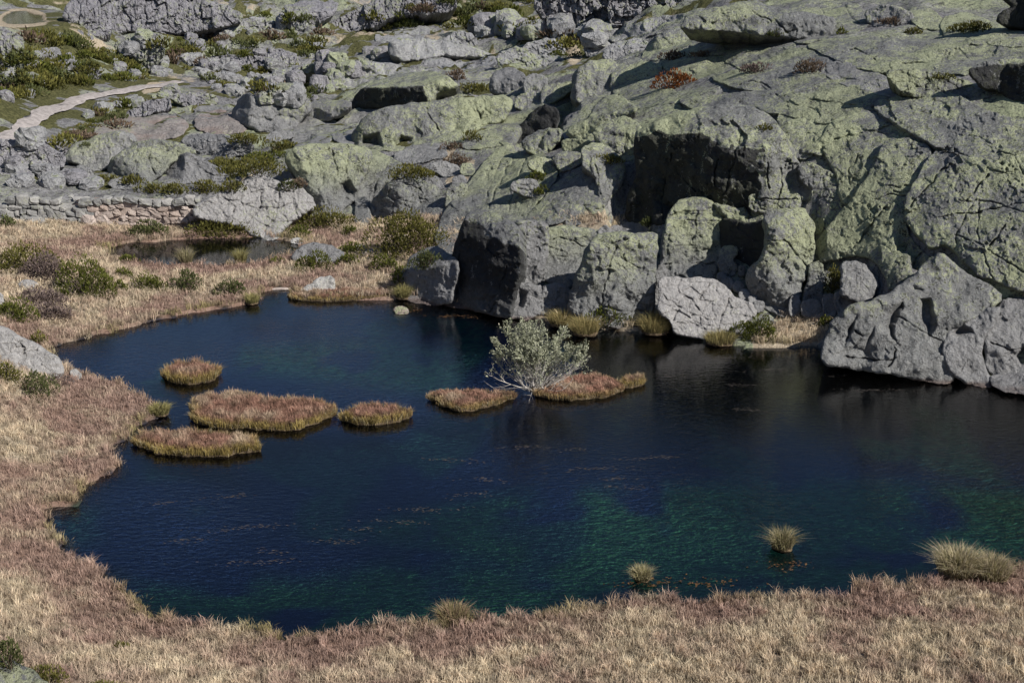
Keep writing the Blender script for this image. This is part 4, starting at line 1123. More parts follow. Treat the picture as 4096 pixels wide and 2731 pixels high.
# loose blocks in front of its ruined end
LOOSE = [(340, 800, 62, 'rounded grey boulder leaning on the ruined part of the wall'), (300, 790, 60, 'block of dark stone on top of the rubble at the wall'), (365, 855, 66, 'tilted pinkish boulder at the foot of the ruined wall'),
         (262, 815, 52, 'squat boulder left of the leaning grey one by the wall'), (215, 850, 40, 'small stone low in the rubble by the wall'), (258, 862, 42, 'stone at the toe of the rubble below the squat boulder'),
         (310, 866, 36, 'lowest stone of the rubble beside the tilted boulder'), (150, 872, 60, 'pale flat stone lying in the dry grass before the wall'), (120, 765, 66, 'upright slab standing on the left part of the wall ruin'),
         (60, 770, 60, 'big block at the far left of the wall ruin'), (30, 830, 70, 'wide low block at the left edge by the wall'), (100, 835, 60, 'brownish block between the wide one and the rubble'),
         (180, 800, 50, 'square stone filling the gap in the wall ruin')]
for i, (u_, v_, s_, lb) in enumerate(LOOSE):
    w_ = s_ / 70.0
    o = link('boulder', raw_mesh('boulder', *stone_mesh(300 + i, 1, 1, 1, .42, 4), M['wallstone'] if i != 2 else M['pinkstone'], smooth=False), rz=i * 1.3)
    g = at_z(u_, v_ + s_ * .35, .55)
    o.location = (g[0], g[1] - .5, g[2] + (.05 if v_ > 820 else .2)); o.scale = (w_ * 1.1, w_, w_ * .85)
    tag(o, lb, 'boulder')

# ------------------------------------------------------------------ gravel track on the far slope
g = np.concatenate([np.stack([np.linspace(TRACK[i, k], TRACK[i + 1, k], 14)[:-1] for k in range(3)], -1) for i in range(len(TRACK) - 1)])
for _ in range(30):
    g[1:-1, :2] = .25 * g[:-2, :2] + .5 * g[1:-1, :2] + .25 * g[2:, :2]
dirn = np.gradient(g[:, :2], axis=0); dirn /= np.linalg.norm(dirn, axis=1)[:, None] + 1e-9
side = np.stack([-dirn[:, 1], dirn[:, 0]], -1)
rows = []
for k in np.linspace(-1, 1, 9):
    wdt = .55 + .3 * fbm(np.stack([np.arange(len(g)) * .09, np.full(len(g), k * 3), np.zeros(len(g))], -1), 3)
    q = g[:, :2] + side * (k * wdt)[:, None]
    zz = np.max([height(q[:, 0] + dx, q[:, 1] + dy) for dx in (-.35, 0, .35) for dy in (-.5, 0, .5)], axis=0) + .06 - .05 * abs(k) ** 3
    rows.append(np.concatenate([q, zz[:, None]], 1))
R3 = np.stack(rows)                                # 9 x n
n_ = R3.shape[1]
ii = np.arange(9 * n_).reshape(9, n_)
F = np.stack([ii[:-1, :-1], ii[:-1, 1:], ii[1:, 1:], ii[1:, :-1]], -1).reshape(-1, 4)
tag(mesh_obj('path', R3.reshape(-1, 3), F, M['gravel']), 'pale gravel track winding along the foot of the heath slope', kind='structure')
# ------------------------------------------------------------------ grass blades
def blades(P, h, lean, width, col, rs, tipcol=None, up=None):
    """one thin bent blade (3 triangles) per root point"""
    n = len(P)
    ang = rs.uniform(0, 2 * math.pi, n)
    dirv = np.stack([np.cos(ang), np.sin(ang), np.zeros(n)], -1)
    if up is not None: dirv = dirv * .55 + up * .9
    face = rs.uniform(0, math.pi, n)
    sidev = np.stack([np.cos(face), np.sin(face), np.zeros(n)], -1) * (width * .5)[:, None]
    hz = np.array([0, 0, 1.0])
    b0 = P - sidev; b1 = P + sidev
    mid = P + hz * (h * .6)[:, None] + dirv * (lean * h * .3)[:, None]
    m0 = mid - sidev * .75; m1 = mid + sidev * .75
    tip = P + hz * (h * (1 - .25 * lean))[:, None] + dirv * (lean * h)[:, None]
    V = np.stack([b0, b1, m0, m1, tip], 1).reshape(-1, 3)
    k = np.arange(n)[:, None] * 5
    F = np.concatenate([k + np.array([[0, 1, 3]]), k + np.array([[0, 3, 2]]), k + np.array([[2, 3, 4]])])
    tc = col if tipcol is None else tipcol
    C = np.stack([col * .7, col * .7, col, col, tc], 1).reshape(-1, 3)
    return V, F, C


def tufts(centres, per, spread, h, rs, lean=(.2, .7), width=.014, cols=None, tip=1.1):
    """clumps of blades round centre points; h per clump; cols per clump"""
    n = len(centres)
    P = np.repeat(centres, per, 0)
    P[:, :2] += rs.normal(size=(len(P), 2)) * spread
    hb = np.repeat(h, per) * rs.uniform(.55, 1.15, len(P))
    ln = rs.uniform(lean[0], lean[1], len(P))
    c = np.repeat(cols, per, 0) * rs.uniform(.7, 1.25, (len(P), 1))
    wv = width * rs.uniform(.7, 1.3, len(P)) if np.isscalar(width) else np.repeat(width, per)
    upv = None
    return blades(P, hb, ln, wv, c, rs, c * tip, upv)


BLONDE = np.array([.60, .51, .37]); TAN = np.array([.48, .39, .285]); RUSH = np.array([.33, .232, .19]); OLIVE = np.array([.27, .24, .10]); PALEB = np.array([.42, .36, .24])


def lerp(a, b, t):
    return a * (1 - t)[:, None] + b * t[:, None]


def samp(field, x, y):
    ix = np.clip(np.searchsorted(gx, x) - 1, 0, len(gx) - 2); iy = np.clip(np.searchsorted(gy, y) - 1, 0, len(gy) - 2)
    return field[iy, ix]


# meadows: what covers every dry bank, as one mass
rsg = np.random.RandomState(11)
VV, FF, CC = [], [], []
off = 0


def add_blades(vfc):
    global off
    V, F, C = vfc
    VV.append(V); FF.append(F + off); CC.append(C); off += len(V)


def meadow_tufts(x0, x1, y0, y1, dens, per, hgt, wid, spread):
    n = int((x1 - x0) * (y1 - y0) * dens)
    x = rsg.uniform(x0, x1, n); y = rsg.uniform(y0, y1, n)
    s = samp(sdw, x, y); b = samp(blond, x, y); r_ = samp(rush, x, y)
    z = height(x, y)
    u, v = project(np.stack([x, y, z], -1))
    ok = (s > .03) & (b > .5) & (u > -500) & (u < 4600) & (v < 3050) & (y < 85) & (v > 860)
    x, y, z, s, r_ = x[ok], y[ok], z[ok], s[ok], r_[ok]
    q = np.stack([x * .5, y * .5, np.zeros(len(x))], -1)
    f1 = fbm(q, 3); f2 = fbm(q * 4 + 8, 2)
    t = np.clip(r_ * .9 + f1 * .9 + f2 * .3, 0, 1)
    edge = sstep(.75, .05, s)
    col = lerp(lerp(np.repeat(BLONDE[None], len(x), 0), np.repeat(TAN[None], len(x), 0), np.clip(.5 + f2 * 1.5, 0, 1)), np.repeat(RUSH[None], len(x), 0), t)
    ol = np.clip(edge * (.35 + 1.6 * fbm(q * .8 + 21, 2)), 0, 1)
    col = lerp(col, np.repeat(OLIVE[None], len(x), 0), ol * .85)
    f3 = fbm(q * 7 + 31, 2)
    hh = hgt * (1 + .7 * f2 + .7 * f3 + .35 * (1 - t)) * (1 + .55 * edge)
    col = col * np.clip(1 + 1.1 * f3 + .5 * f2, .55, 1.45)[:, None]
    hh = np.maximum(hh, .06)
    add_blades(tufts(np.stack([x, y, z - .02], -1), per, spread, hh, rsg, (.15, .75), wid, col, 1.12))


meadow_tufts(-15, 15, 25, 36, 95, 10, .19, .016, .055)
meadow_tufts(-24, -4, 36, 48, 75, 9, .19, .017, .06)
meadow_tufts(-30, -8, 48, 60, 55, 8, .2, .02, .07)
meadow_tufts(15, 19, 30, 42, 60, 9, .2, .018, .06)
meadow_tufts(-36, 0, 60, 84, 34, 8, .22, .026, .09)
meadow_tufts(-3, 24, 54, 72, 40, 8, .22, .024, .08)
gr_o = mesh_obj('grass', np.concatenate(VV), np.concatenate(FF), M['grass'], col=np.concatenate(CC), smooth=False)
tag(gr_o, 'dry blond and reddish moor grass covering the banks', kind='stuff')


# ------------------------------------------------------------------ floating islands of rushes
def poly_points(poly, n, rs):
    lo, hi = poly.min(0), poly.max(0)
    out = []
    while sum(len(o) for o in out) < n:
        p = rs.uniform(lo, hi, (n * 2, 2))
        out.append(p[in_poly(p[:, 0], p[:, 1], poly)])
    return np.concatenate(out)[:n]


t = NT('peat'); p = t.pos()
t.principled(t.mix(t.ramp(t.noise(p, 6, 4, .7), .3, .7), (.035, .025, .018), (.16, .12, .075)), .95, t.bump(t.noise(p, 12, 4), .8, .05), .1)
M['peat'] = t.m


def smooth_poly(P, it=2):
    for _ in range(it):
        Q = np.roll(P, -1, 0)
        P = np.stack([.75 * P + .25 * Q, .25 * P + .75 * Q], 1).reshape(-1, 2)
    return P


def grass_island(label, outline, h=.3, seed=1, olive=.5, dens=210, red=1.0):
    rs = np.random.RandomState(seed)
    P = smooth_poly(ground_poly(S_(outline)))
    c = P.mean(0)
    rr_ = P - c
    q_ = np.concatenate([P * 1.6, np.full((len(P), 1), seed)], 1)
    P = c + rr_ * (1 + .10 * fbm(q_, 2) / (1 + .0 * rr_[:, :1].ravel()))[:, None] + np.stack([fbm(q_ * 1.7 + 3, 2), fbm(q_ * 1.7 + 9, 2)], -1) * .16
    root = empty('grass_island', (c[0], c[1], 0))
    tag(root, label, 'grass island', 'islets of rushes in the lake')
    P = P - c
    # peat raft: undercut rim, low domed top
    rings = [(.90, -.45), (.94, -.05), (1.0, .06), (.96, .13), (.7, .17), (.35, .19)]
    n = len(P)
    V = np.concatenate([np.concatenate([P * s + rs.normal(size=P.shape) * .02, np.full((n, 1), z)], 1) for s, z in rings] + [np.array([[0, 0, .2]])])
    i = np.arange(n); j = np.roll(i, -1)
    F = np.concatenate([np.stack([i + k * n, j + k * n, j + (k + 1) * n, i + (k + 1) * n], -1) for k in range(len(rings) - 1)])
    T = np.stack([i + (len(rings) - 1) * n, j + (len(rings) - 1) * n, np.full(n, len(V) - 1)], -1)
    A = .5 * abs(np.sum(P[:, 0] * np.roll(P[:, 1], -1) - np.roll(P[:, 0], -1) * P[:, 1]))
    if A < 0: F = F[:, ::-1]
    mesh_obj('peat_base', V, [F, T], M['peat'], root)
    N = int(A * dens)
    q = poly_points(P, N, rs)
    d, _, _ = seg_dist(q[:, 0], q[:, 1], P)
    f = fbm(np.concatenate([(q + c) * .9, np.zeros((N, 1))], 1), 3)
    edge = sstep(.35, .0, d)
    col = lerp(np.repeat(RUSH[None] * np.array([.88, .74, .68]) * red, N, 0), np.repeat(TAN[None], N, 0), np.clip(.05 + f * 1.4, 0, 1) * .8)
    front = np.clip(.3 - q[:, 1] / (np.abs(P[:, 1]).max() + .01), 0, 1)
    col = lerp(col, np.repeat(np.array([[.30, .23, .085]]), N, 0), np.clip(edge * olive * (.5 + front), 0, 1))
    f3 = fbm(np.concatenate([(q + c) * 2.6, np.zeros((N, 1))], 1), 2)
    hh = .74 * h * (1 + .4 * f + .5 * f3) * rs.uniform(.75, 1.2, N)
    col = col * np.clip(1 + .9 * f3, .6, 1.4)[:, None]
    per = 9
    zc = np.where(edge > .5, .08, .15)
    V, F, C = tufts(np.concatenate([q, zc[:, None]], 1), per, .045, hh, rs, (.1, .55), .019, col, 1.15)
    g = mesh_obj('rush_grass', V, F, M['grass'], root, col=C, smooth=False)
    g['kind'] = 'stuff'
    # fringe hanging over the water
    nf = int(np.linalg.norm(np.roll(P, -1, 0) - P, axis=1).sum() * 55)
    k = rs.randint(0, n, nf); tt = rs.uniform(0, 1, nf)[:, None]
    e = P[k] * (1 - tt) + P[(k + 1) % n] * tt
    outd = e / (np.linalg.norm(e, axis=1)[:, None] + 1e-6)
    col = lerp(np.repeat(np.array([[.33, .25, .10]]), nf, 0), np.repeat(np.array([[.46, .40, .27]]), nf, 0), rs.uniform(0, 1, nf) ** 2) * rs.uniform(.6, 1.15, (nf, 1))
    V, F, C = blades(np.concatenate([e * .985, rs.uniform(-.02, .1, (nf, 1))], 1), h * rs.uniform(.5, 1.05, nf), rs.uniform(.2, .7, nf), np.full(nf, .02), col, rs, up=np.concatenate([outd, np.zeros((nf, 1))], 1))
    g = mesh_obj('fringe', V, F, M['grass'], root, col=C, smooth=False)
    g['kind'] = 'stuff'
    return root


grass_island('small oval islet of tall russet rushes farthest from the willow', '660,1500 670,1527 740,1541 820,1538 868,1518 876,1490 862,1480 800,1472 720,1476 668,1486', .42, 1, .8)
grass_island('largest russet islet with a long tongue pointing to the willow', '745,1635 790,1610 880,1594 975,1592 1040,1606 1097,1622 1184,1616 1260,1622 1330,1636 1350,1655 1341,1674 1219,1714 1115,1728 975,1718 860,1712 818,1709 766,1692 784,1663', .34, 2, .7)
grass_island('rounded islet touching the tongue of the largest one', '1352,1675 1395,1652 1497,1638 1580,1644 1638,1657 1642,1670 1602,1692 1480,1705 1393,1694', .36, 3, .8)
grass_island('crescent islet nearest the left bank in front of the largest one', '525,1775 575,1748 731,1744 850,1752 905,1757 1000,1772 1045,1785 1052,1797 975,1817 801,1832 644,1822 557,1792', .34, 4, .9)
grass_island('flat islet immediately left of the willow foot', '1705,1590 1760,1575 1850,1578 1916,1576 2050,1586 2060,1592 2020,1612 1968,1627 1881,1652 1795,1637 1740,1612', .24, 5, .5, red=1.1)
grass_island('humped orange islet that the willow grows from', '2105,1580 2190,1548 2260,1522 2316,1513 2400,1520 2440,1527 2497,1550 2470,1577 2400,1592 2316,1604 2260,1606 2195,1598', .26, 6, .45, red=1.22)
grass_island('tiny round islet at the right tip of the humped orange one', '2482,1532 2520,1517 2565,1520 2575,1540 2530,1554 2492,1550', .26, 7, .8, red=1.1)
grass_island('grassy point carrying the pale faceted rock at the inlet', '1142,1197 1180,1184 1300,1172 1430,1168 1545,1178 1570,1195 1400,1206 1240,1208', .24, 8, .6, dens=120)


def tussock(label, u, v, w_px, h_px, seed, col=PALEB, n=420, group='tussocks of sedge', z=0.0, mud=True):
    rs = np.random.RandomState(seed)
    c = at_z(u, v, z); s = FPX / (c[1] * CP - (c[2] - CAM_H) * SP)
    R, H = w_px / s / 2, h_px / s
    root = empty('sedge_tussock', c)
    tag(root, label, 'tussock', group)
    V, F = stone_mesh(seed, R * 1.35, R * 1.25, H * .3, .2, 4)
    mesh_obj('root_mound', V + np.array([0, 0, .02]), F, M['peat'], root)
    n = int(n * 1.7); a = rs.uniform(0, 2 * math.pi, n); r = R * .8 * np.sqrt(rs.uniform(0, 1, n))
    P = np.stack([r * np.cos(a), r * np.sin(a), np.full(n, H * .08)], -1)
    outd = np.stack([np.cos(a), np.sin(a), 0 * a], -1)
    cl = lerp(np.repeat(col[None], n, 0), np.repeat(np.array([[.26, .24, .11]]), n, 0), rs.uniform(0, 1, n)) * rs.uniform(.6, 1.15, (n, 1))
    V, F, C = blades(P, H * rs.uniform(.55, 1.1, n) * (1.05 - .45 * (r / R) ** 2), rs.uniform(.25, 1.1, n) * (r / R * 1.25 + .12), np.full(n, .016), cl, rs, cl * 1.2, up=outd)
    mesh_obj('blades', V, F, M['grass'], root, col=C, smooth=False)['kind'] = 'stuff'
    return root


tussock('larger sedge tussock standing alone in the green shallows', 3128, 2192, 100, 88, 1)
tussock('smaller sedge tussock standing alone near the dry bank', 2565, 2316, 84, 58, 2)
tussock('russet tussock jutting from the near bank into the water', 1815, 2478, 150, 70, 3, col=np.array([.36, .25, .18]), n=420, z=.1)
tussock('big blond tussock on the point at the right bank', 3830, 2285, 200, 105, 5, col=BLONDE, n=900, z=.2)
tussock('second blond tussock beside the big one at the right bank', 3960, 2300, 180, 85, 6, col=TAN, n=800, z=.2)
tussock('feathery reed clump on the pond spit', 745, 1055, 55, 70, 8, n=220, z=.15)
tussock('greenish reed clump on the pond spit by the speckled boulder', 963, 1048, 55, 60, 9, col=OLIVE * 1.3, n=260, z=.15)
tussock('green reeds in the shade at the foot of the dark cliff', 1612, 1190, 70, 60, 10, col=OLIVE * 1.2, n=300, z=.1)
tussock('yellow tussock under the broad upright block', 2250, 1295, 130, 60, 11, col=np.array([.42, .32, .15]), n=600, z=.1)
tussock('tall yellow tussock right of the willow crown', 2340, 1330, 130, 70, 12, col=np.array([.40, .31, .14]), n=600, z=.1)
tussock('tussock at the mouth of the dark slot', 2620, 1325, 140, 80, 13, col=np.array([.40, .31, .14]), n=700, z=.1)
tussock('straggling tussock left of the cliff foot shrub', 2880, 1370, 140, 50, 14, col=np.array([.34, .27, .12]), n=500, z=.05)
tussock('reed tuft at the tip of the left bank', 1008, 1212, 60, 45, 15, col=OLIVE * 1.4, n=300, z=.05)
tussock('reed tuft where the left bank bends by the islets', 640, 1655, 90, 50, 16, col=OLIVE * 1.3, n=400, z=.08)

# ------------------------------------------------------------------ shrubs
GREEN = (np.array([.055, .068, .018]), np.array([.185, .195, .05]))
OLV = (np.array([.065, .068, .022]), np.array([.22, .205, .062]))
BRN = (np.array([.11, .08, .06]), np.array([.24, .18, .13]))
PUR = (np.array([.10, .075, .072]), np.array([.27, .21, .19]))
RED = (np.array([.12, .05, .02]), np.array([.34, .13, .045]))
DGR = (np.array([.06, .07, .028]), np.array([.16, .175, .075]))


def shrub_arrays(rs, W, D, H, n, pal, sprig):
    """upright sprigs over a few lobes; every sprig two crossed narrow leaves pairs"""
    nl = max(3, int(3 + W * 1.6))
    lx = rs.uniform(-.36, .36, nl) * W; ly = rs.uniform(-.34, .34, nl) * D
    lr = rs.uniform(.26, .42, nl); lh = rs.uniform(.62, 1.0, nl) * H * (1 - .5 * (np.abs(lx) / W * 2) ** 2)
    lx[0] = ly[0] = 0; lh[0] = H
    k = rs.randint(0, nl, n)
    a = rs.uniform(0, 2 * math.pi, n); el = np.arccos(rs.uniform(0.0, 1, n)); rr = rs.uniform(.72, 1.0, n) ** .5
    ox = np.sin(el) * np.cos(a); oy = np.sin(el) * np.sin(a); oz = np.cos(el)
    P = np.stack([lx[k] + ox * rr * lr[k] * W, ly[k] + oy * rr * lr[k] * D, oz * rr * lh[k] * .9], -1)
    P[:, 2] = np.maximum(P[:, 2], 0.0)
    P += rs.normal(size=P.shape) * sprig * .25
    d = np.stack([ox * .55, oy * .55, oz * .5 + .65], -1) + rs.normal(size=(n, 3)) * .22
    d /= np.linalg.norm(d, axis=1)[:, None]
    L = sprig * rs.uniform(.6, 1.35, n)
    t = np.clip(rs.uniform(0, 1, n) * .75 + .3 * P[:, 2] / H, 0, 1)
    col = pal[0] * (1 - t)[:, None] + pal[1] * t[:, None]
    Vs, Fs, Cs = [], [], []
    for q in range(3):
        s = rs.normal(size=(n, 3)); s -= d * (s * d).sum(1)[:, None]; s /= np.linalg.norm(s, axis=1)[:, None] + 1e-9
        w = (L * .22)[:, None]
        b = P - d * (L * .3)[:, None]; m = P + d * (L * .35)[:, None]; tp = P + d * L[:, None]
        V = np.stack([b, m - s * w, m + s * w, tp], 1).reshape(-1, 3)
        kk = np.arange(n)[:, None] * 4 + len(Vs) * n * 4
        Fs += [kk + np.array([[0, 2, 1]]), kk + np.array([[1, 2, 3]])]
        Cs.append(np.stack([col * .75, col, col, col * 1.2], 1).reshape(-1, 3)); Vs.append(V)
    return np.concatenate(Vs), np.concatenate(Fs), np.concatenate(Cs)


def stems_arrays(rs, W, D, H, n):
    V, F = [], []
    for i in range(n):
        a = rs.uniform(0, 2 * math.pi); e = np.array([math.cos(a) * W * .3, math.sin(a) * D * .3, H * rs.uniform(.4, .75)])
        b = np.array([e[0] * .15, e[1] * .15, -.05]); r = .012 + .012 * H
        m = (b + e) / 2 + rs.normal(size=3) * .05 * H
        for (p, q, r0, r1) in ((b, m, r, r * .7), (m, e, r * .7, r * .25)):
            o = len(V)
            for pt, rad in ((p, r0), (q, r1)):
                for k in range(3):
                    V.append(pt + np.array([math.cos(k * 2.09) * rad, math.sin(k * 2.09) * rad, 0]))
            for k in range(3): F.append([o + k, o + (k + 1) % 3, o + 3 + (k + 1) % 3, o + 3 + k])
    return np.array(V), np.array(F)


def shrub(label, u, v, w_px, h_px, pal=GREEN, seed=None, group=None, dens=1.0, z=None, sprig_px=9, name='shrub', base=None):
    seed = int(u * 3 + v * 7) % 9973 if seed is None else seed
    rs = np.random.RandomState(seed)
    if base is None:
        base = at_z(u, v, z) if z is not None else CAMP + ray(u, v) * float(surface_depth(u, v))
    s = FPX / (base[1] * CP - (base[2] - CAM_H) * SP)
    W = w_px / s; H = max(.12, h_px / s); D = min(W, max(H * 1.1, W * .6))
    root = empty(name, base - np.array([0, 0, .04]))
    tag(root, label, 'shrub', group)
    sp = max(.05, sprig_px / s)
    n = int(np.clip(dens * 3.2 * W * (H + .5 * D) / (sp * sp), 60, 4200))
    V, F, C = shrub_arrays(rs, W, D, H, n, pal, sp)
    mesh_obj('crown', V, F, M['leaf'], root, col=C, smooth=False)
    V, F = stems_arrays(rs, W, D, H, 9)
    mesh_obj('stem', V, F, M['bark'], root, col=np.tile([[.11, .085, .07]], (len(V), 1)))
    return root
# ------------------------------------------------------------------ what is seen at a photo pixel: the nearest of ground and rocks
bpy.context.view_layer.update()
_dg = bpy.context.evaluated_depsgraph_get()
from mathutils import Vector
from mathutils.bvhtree import BVHTree


def _bvh():
    vs, fs, o_ = [], [], 0
    for ob in scene.objects:
        if ob.type != 'MESH' or ob.name.split('.')[0] not in ('boulder', 'rock', 'cliff', 'slab_rock', 'pillar_rock', 'granite_dome', 'ground'):
            continue
        me = ob.data
        n = len(me.vertices); c = np.empty(n * 3, np.float32); me.vertices.foreach_get('co', c)
        mw = np.array(ob.matrix_world)
        c = c.reshape(-1, 3) @ mw[:3, :3].T + mw[:3, 3]
        me.calc_loop_triangles()
        t_ = np.empty(len(me.loop_triangles) * 3, np.int32); me.loop_triangles.foreach_get('vertices', t_)
        vs.append(c); fs.append(t_.reshape(-1, 3) + o_); o_ += n
    return BVHTree.FromPolygons(np.concatenate(vs).tolist(), np.concatenate(fs).tolist(), all_triangles=True)


BVH = _bvh()


def surface_depth(u, v):
    r = ray(u, v); L = np.linalg.norm(r)
    hit = BVH.ray_cast(Vector(CAMP), Vector(r / L))
    return (hit[3] / L) if hit[0] is not None else float(tdepth(u, v))


for a in [  # label, u, v(foot), width, height (photo pixels), palette
    ('biggest olive shrub filling the corner beside the grooved ramp', 1635, 1015, 330, 215, OLV), ('shrub in shade left of the apron under the biggest olive shrub', 1700, 1070, 130, 90, DGR),
    ('olive shrub on the bank below the biggest one', 1530, 1078, 130, 75, GREEN), ('bright shrub at the lower left of the bank slope', 1395, 1058, 100, 55, GREEN),
    ('thin shrub reaching down to the dark cliff reeds', 1600, 1130, 60, 90, GREEN), ('wide olive shrub at the toe of the ribbed dome', 1300, 905, 230, 100, OLV),
    ('low shrub left of the one at the toe of the ribbed dome', 1195, 945, 110, 55, GREEN), ('small shrub on the tan slope under the ribbed dome', 1395, 935, 80, 40, GREEN),
    ('dark round shrub on the meadow in front of the wall', 590, 935, 160, 66, DGR), ('broad shrub at the end of the wall by the pond slab', 880, 935, 260, 75, OLV),
    ('largest olive shrub on the left meadow', 345, 1185, 215, 205, GREEN), ('lower olive shrub in the left corner of the meadow', 80, 1278, 175, 115, GREEN),
    ('dull shrub at the left edge above the purple heather', 95, 1080, 220, 140, OLV), ('grey purple heather bush behind the largest olive shrub', 195, 1120, 190, 130, PUR),
    ('purple heather mat around the small white stone', 150, 1215, 240, 70, PUR), ('brown heather fringe below the largest olive shrub', 190, 1260, 180, 60, PUR),
    ('round green shrub right next to the largest olive one', 487, 1112, 72, 52, GREEN), ('small shrub below the round green one', 479, 1163, 66, 54, GREEN),
    ('forked shrub in the middle of the tan spit', 592, 1158, 130, 85, GREEN), ('upright dark shrub in the middle of the tan spit', 748, 1158, 130, 98, DGR),
    ('grey green juniper nearest the inlet', 920, 1175, 125, 78, DGR), ('flat shrub on the pond edge of the spit', 510, 1046, 76, 34, GREEN), ('tiny shrub on the pond bank near the speckled boulder', 1107, 1052, 46, 32, GREEN),
    ('shrub growing against the speckled boulder', 1268, 1072, 136, 85, GREEN), ('shrub right of the speckled boulder', 1400, 1015, 130, 55, GREEN),
    ('green shrub in the grass at the willow side of the broad block', 2425, 1298, 155, 90, GREEN), ('full green shrub on the grass ledge of the cliff foot', 3040, 1352, 195, 115, GREEN),
    ('small shrub at the right end of the cliff foot grass', 3300, 1305, 80, 55, GREEN), ('brownish juniper hanging in the gully by the alcove', 3330, 1165, 92, 125, OLV),
    ('russet red shrub on the domes', 2695, 352, 150, 88, RED), ('purple heather clump on the long whaleback', 3035, 288, 115, 44, PUR), ('mixed purple and green shrub beside the egg shaped dome', 3246, 288, 130, 62, BRN),
    ('brown heather at the black end of the long whaleback', 2700, 238, 120, 42, BRN), ('thin brown heather along the long whaleback', 2810, 226, 100, 24, BRN),
    ('long green shrub on the upper right slab', 3895, 124, 180, 48, OLV), ('dark shrub on the skyline whaleback', 3110, 145, 80, 32, DGR), ('small green shrub between the skyline domes', 3366, 137, 60, 24, GREEN),
    ('low green mat at the black wall', 3760, 316, 110, 26, OLV), ('green mat under the single jointed dome', 3650, 134, 90, 24, OLV), ('reddish heather under the shaded skyline dome', 3570, 96, 110, 30, BRN),
    ('moss mat on the crown of the rounded slab', 2435, 650, 110, 40, OLV), ('green cushion on the layered ledges', 2150, 722, 100, 46, GREEN), ('lower cushion on the layered ledges', 2172, 775, 55, 50, GREEN),
    ('long moss mat over the broken lichen block', 1650, 705, 210, 55, OLV), ('red brown shrub in the dry grass of the middle ledge', 1832, 658, 118, 52, BRN), ('brown tuft left of the middle ledge grass', 1812, 594, 86, 36, BRN),
    ('green tuft at the end of the whale shaped dome', 1880, 560, 72, 44, OLV), ('large green shrub in the hollow behind the pond slab', 1030, 690, 230, 80, OLV), ('long olive shrub in the hollow beside the toothed block', 900, 690, 200, 72, OLV),
    ('shrub at the head of the green hollow', 990, 570, 140, 46, OLV), ('shrub in the right corner of the green hollow', 1115, 600, 130, 56, OLV), ('shrub in the middle of the green hollow', 1080, 652, 180, 60, GREEN),
    ('left shrub of the row on top of the wall', 620, 768, 120, 45, OLV), ('second shrub of the row behind the wall coping', 715, 772, 120, 58, OLV), ('third shrub of the row behind the wall coping', 815, 770, 130, 60, OLV),
    ('right shrub of the row by the pond slab', 915, 766, 120, 52, OLV), ('yellow shrub behind the pointed boulder', 430, 726, 100, 38, OLV), ('yellow shrub in front of the cone shaped rock', 530, 732, 100, 38, OLV),
    ('low shrub above the ruined left end of the wall', 205, 710, 110, 40, OLV), ('dark shrub cut by the left edge beside the wall', 25, 908, 66, 62, DGR),
    ('dark shrub at the bottom left above the lichen rock', 40, 2660, 130, 150, DGR), ('sprawling shrub in the bottom left corner', 210, 2745, 210, 120, OLV), ('low shrub along the bottom edge', 430, 2775, 240, 66, OLV),
    ('single small green shrub in the near meadow', 482, 2603, 66, 52, OLV), ('green shrub in front of the bare white slab', 145, 1580, 120, 120, DGR), ('olive shrub at the left edge before the white slab', 30, 1525, 130, 95, OLV),
    ('brown heather between white slab and meadow', 215, 1535, 150, 50, PUR), ('shrub behind the bare white slab', 160, 1372, 70, 60, OLV), ('tiny green cushion high on the domed cliff', 3060, 520, 60, 28, OLV),
    ('dark shrub deep in the shade beside the domed cliff', 2600, 900, 90, 40, DGR), ('low green heath in the hollow of the dark fronted dome', 1880, 365, 140, 40, OLV), ('brown bush in front of the smooth grey dome', 1830, 318, 80, 50, BRN),
    ('small shrub on the pond slab', 1150, 760, 90, 50, DGR), ('brownish shrub left of the ribbed wall', 1200, 745, 60, 40, BRN), ('low shrub in the white stone heather', 240, 1180, 60, 36, GREEN),
]:
    shrub(*a[:6])

# ------------------------------------------------------------------ far shrubs and boulders, a few shared shapes
rf = random.Random(21); rsf = np.random.RandomState(21)
fsh = []
for i in range(7):
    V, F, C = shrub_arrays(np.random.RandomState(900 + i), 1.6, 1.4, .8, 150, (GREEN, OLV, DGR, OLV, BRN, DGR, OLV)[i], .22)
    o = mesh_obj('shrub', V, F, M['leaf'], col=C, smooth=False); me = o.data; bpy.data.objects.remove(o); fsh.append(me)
ZONES = [('low heath shrub on the slope above the gravel track', 'shrubs on the heath slope', S_('90,150 300,150 500,260 640,330 500,370 330,430 200,470 70,540 -40,600 -40,300'), 95, .95),
         ('low shrub between track and grey knobbly rock', 'shrubs below the track', S_('230,480 420,410 560,400 450,520 330,590 180,590'), 18, .9),
         ('dark shrub among the boulders of the valley floor', 'shrubs on the valley floor', S_('800,280 1160,270 1340,330 1250,400 1060,380 820,350'), 34, .9),
         ('dark shrub in the heath gully below the headwall', 'shrubs in the heath gully', S_('1440,60 1850,-20 2130,-20 2240,140 2400,160 2330,240 2250,240 2060,150 1900,120 1560,140'), 50, 1.2),
         ('dark shrub between the upper crags', 'shrubs between the crags', S_('600,190 1080,60 1340,90 1300,230 900,230 700,310'), 40, 1.1)]


def pick(poly):
    lo, hi = poly.min(0), poly.max(0)
    while True:
        u_, v_ = rf.uniform(lo[0], hi[0]), rf.uniform(lo[1], hi[1])
        if in_poly(np.array([u_]), np.array([v_]), poly)[0]:
            return u_, v_


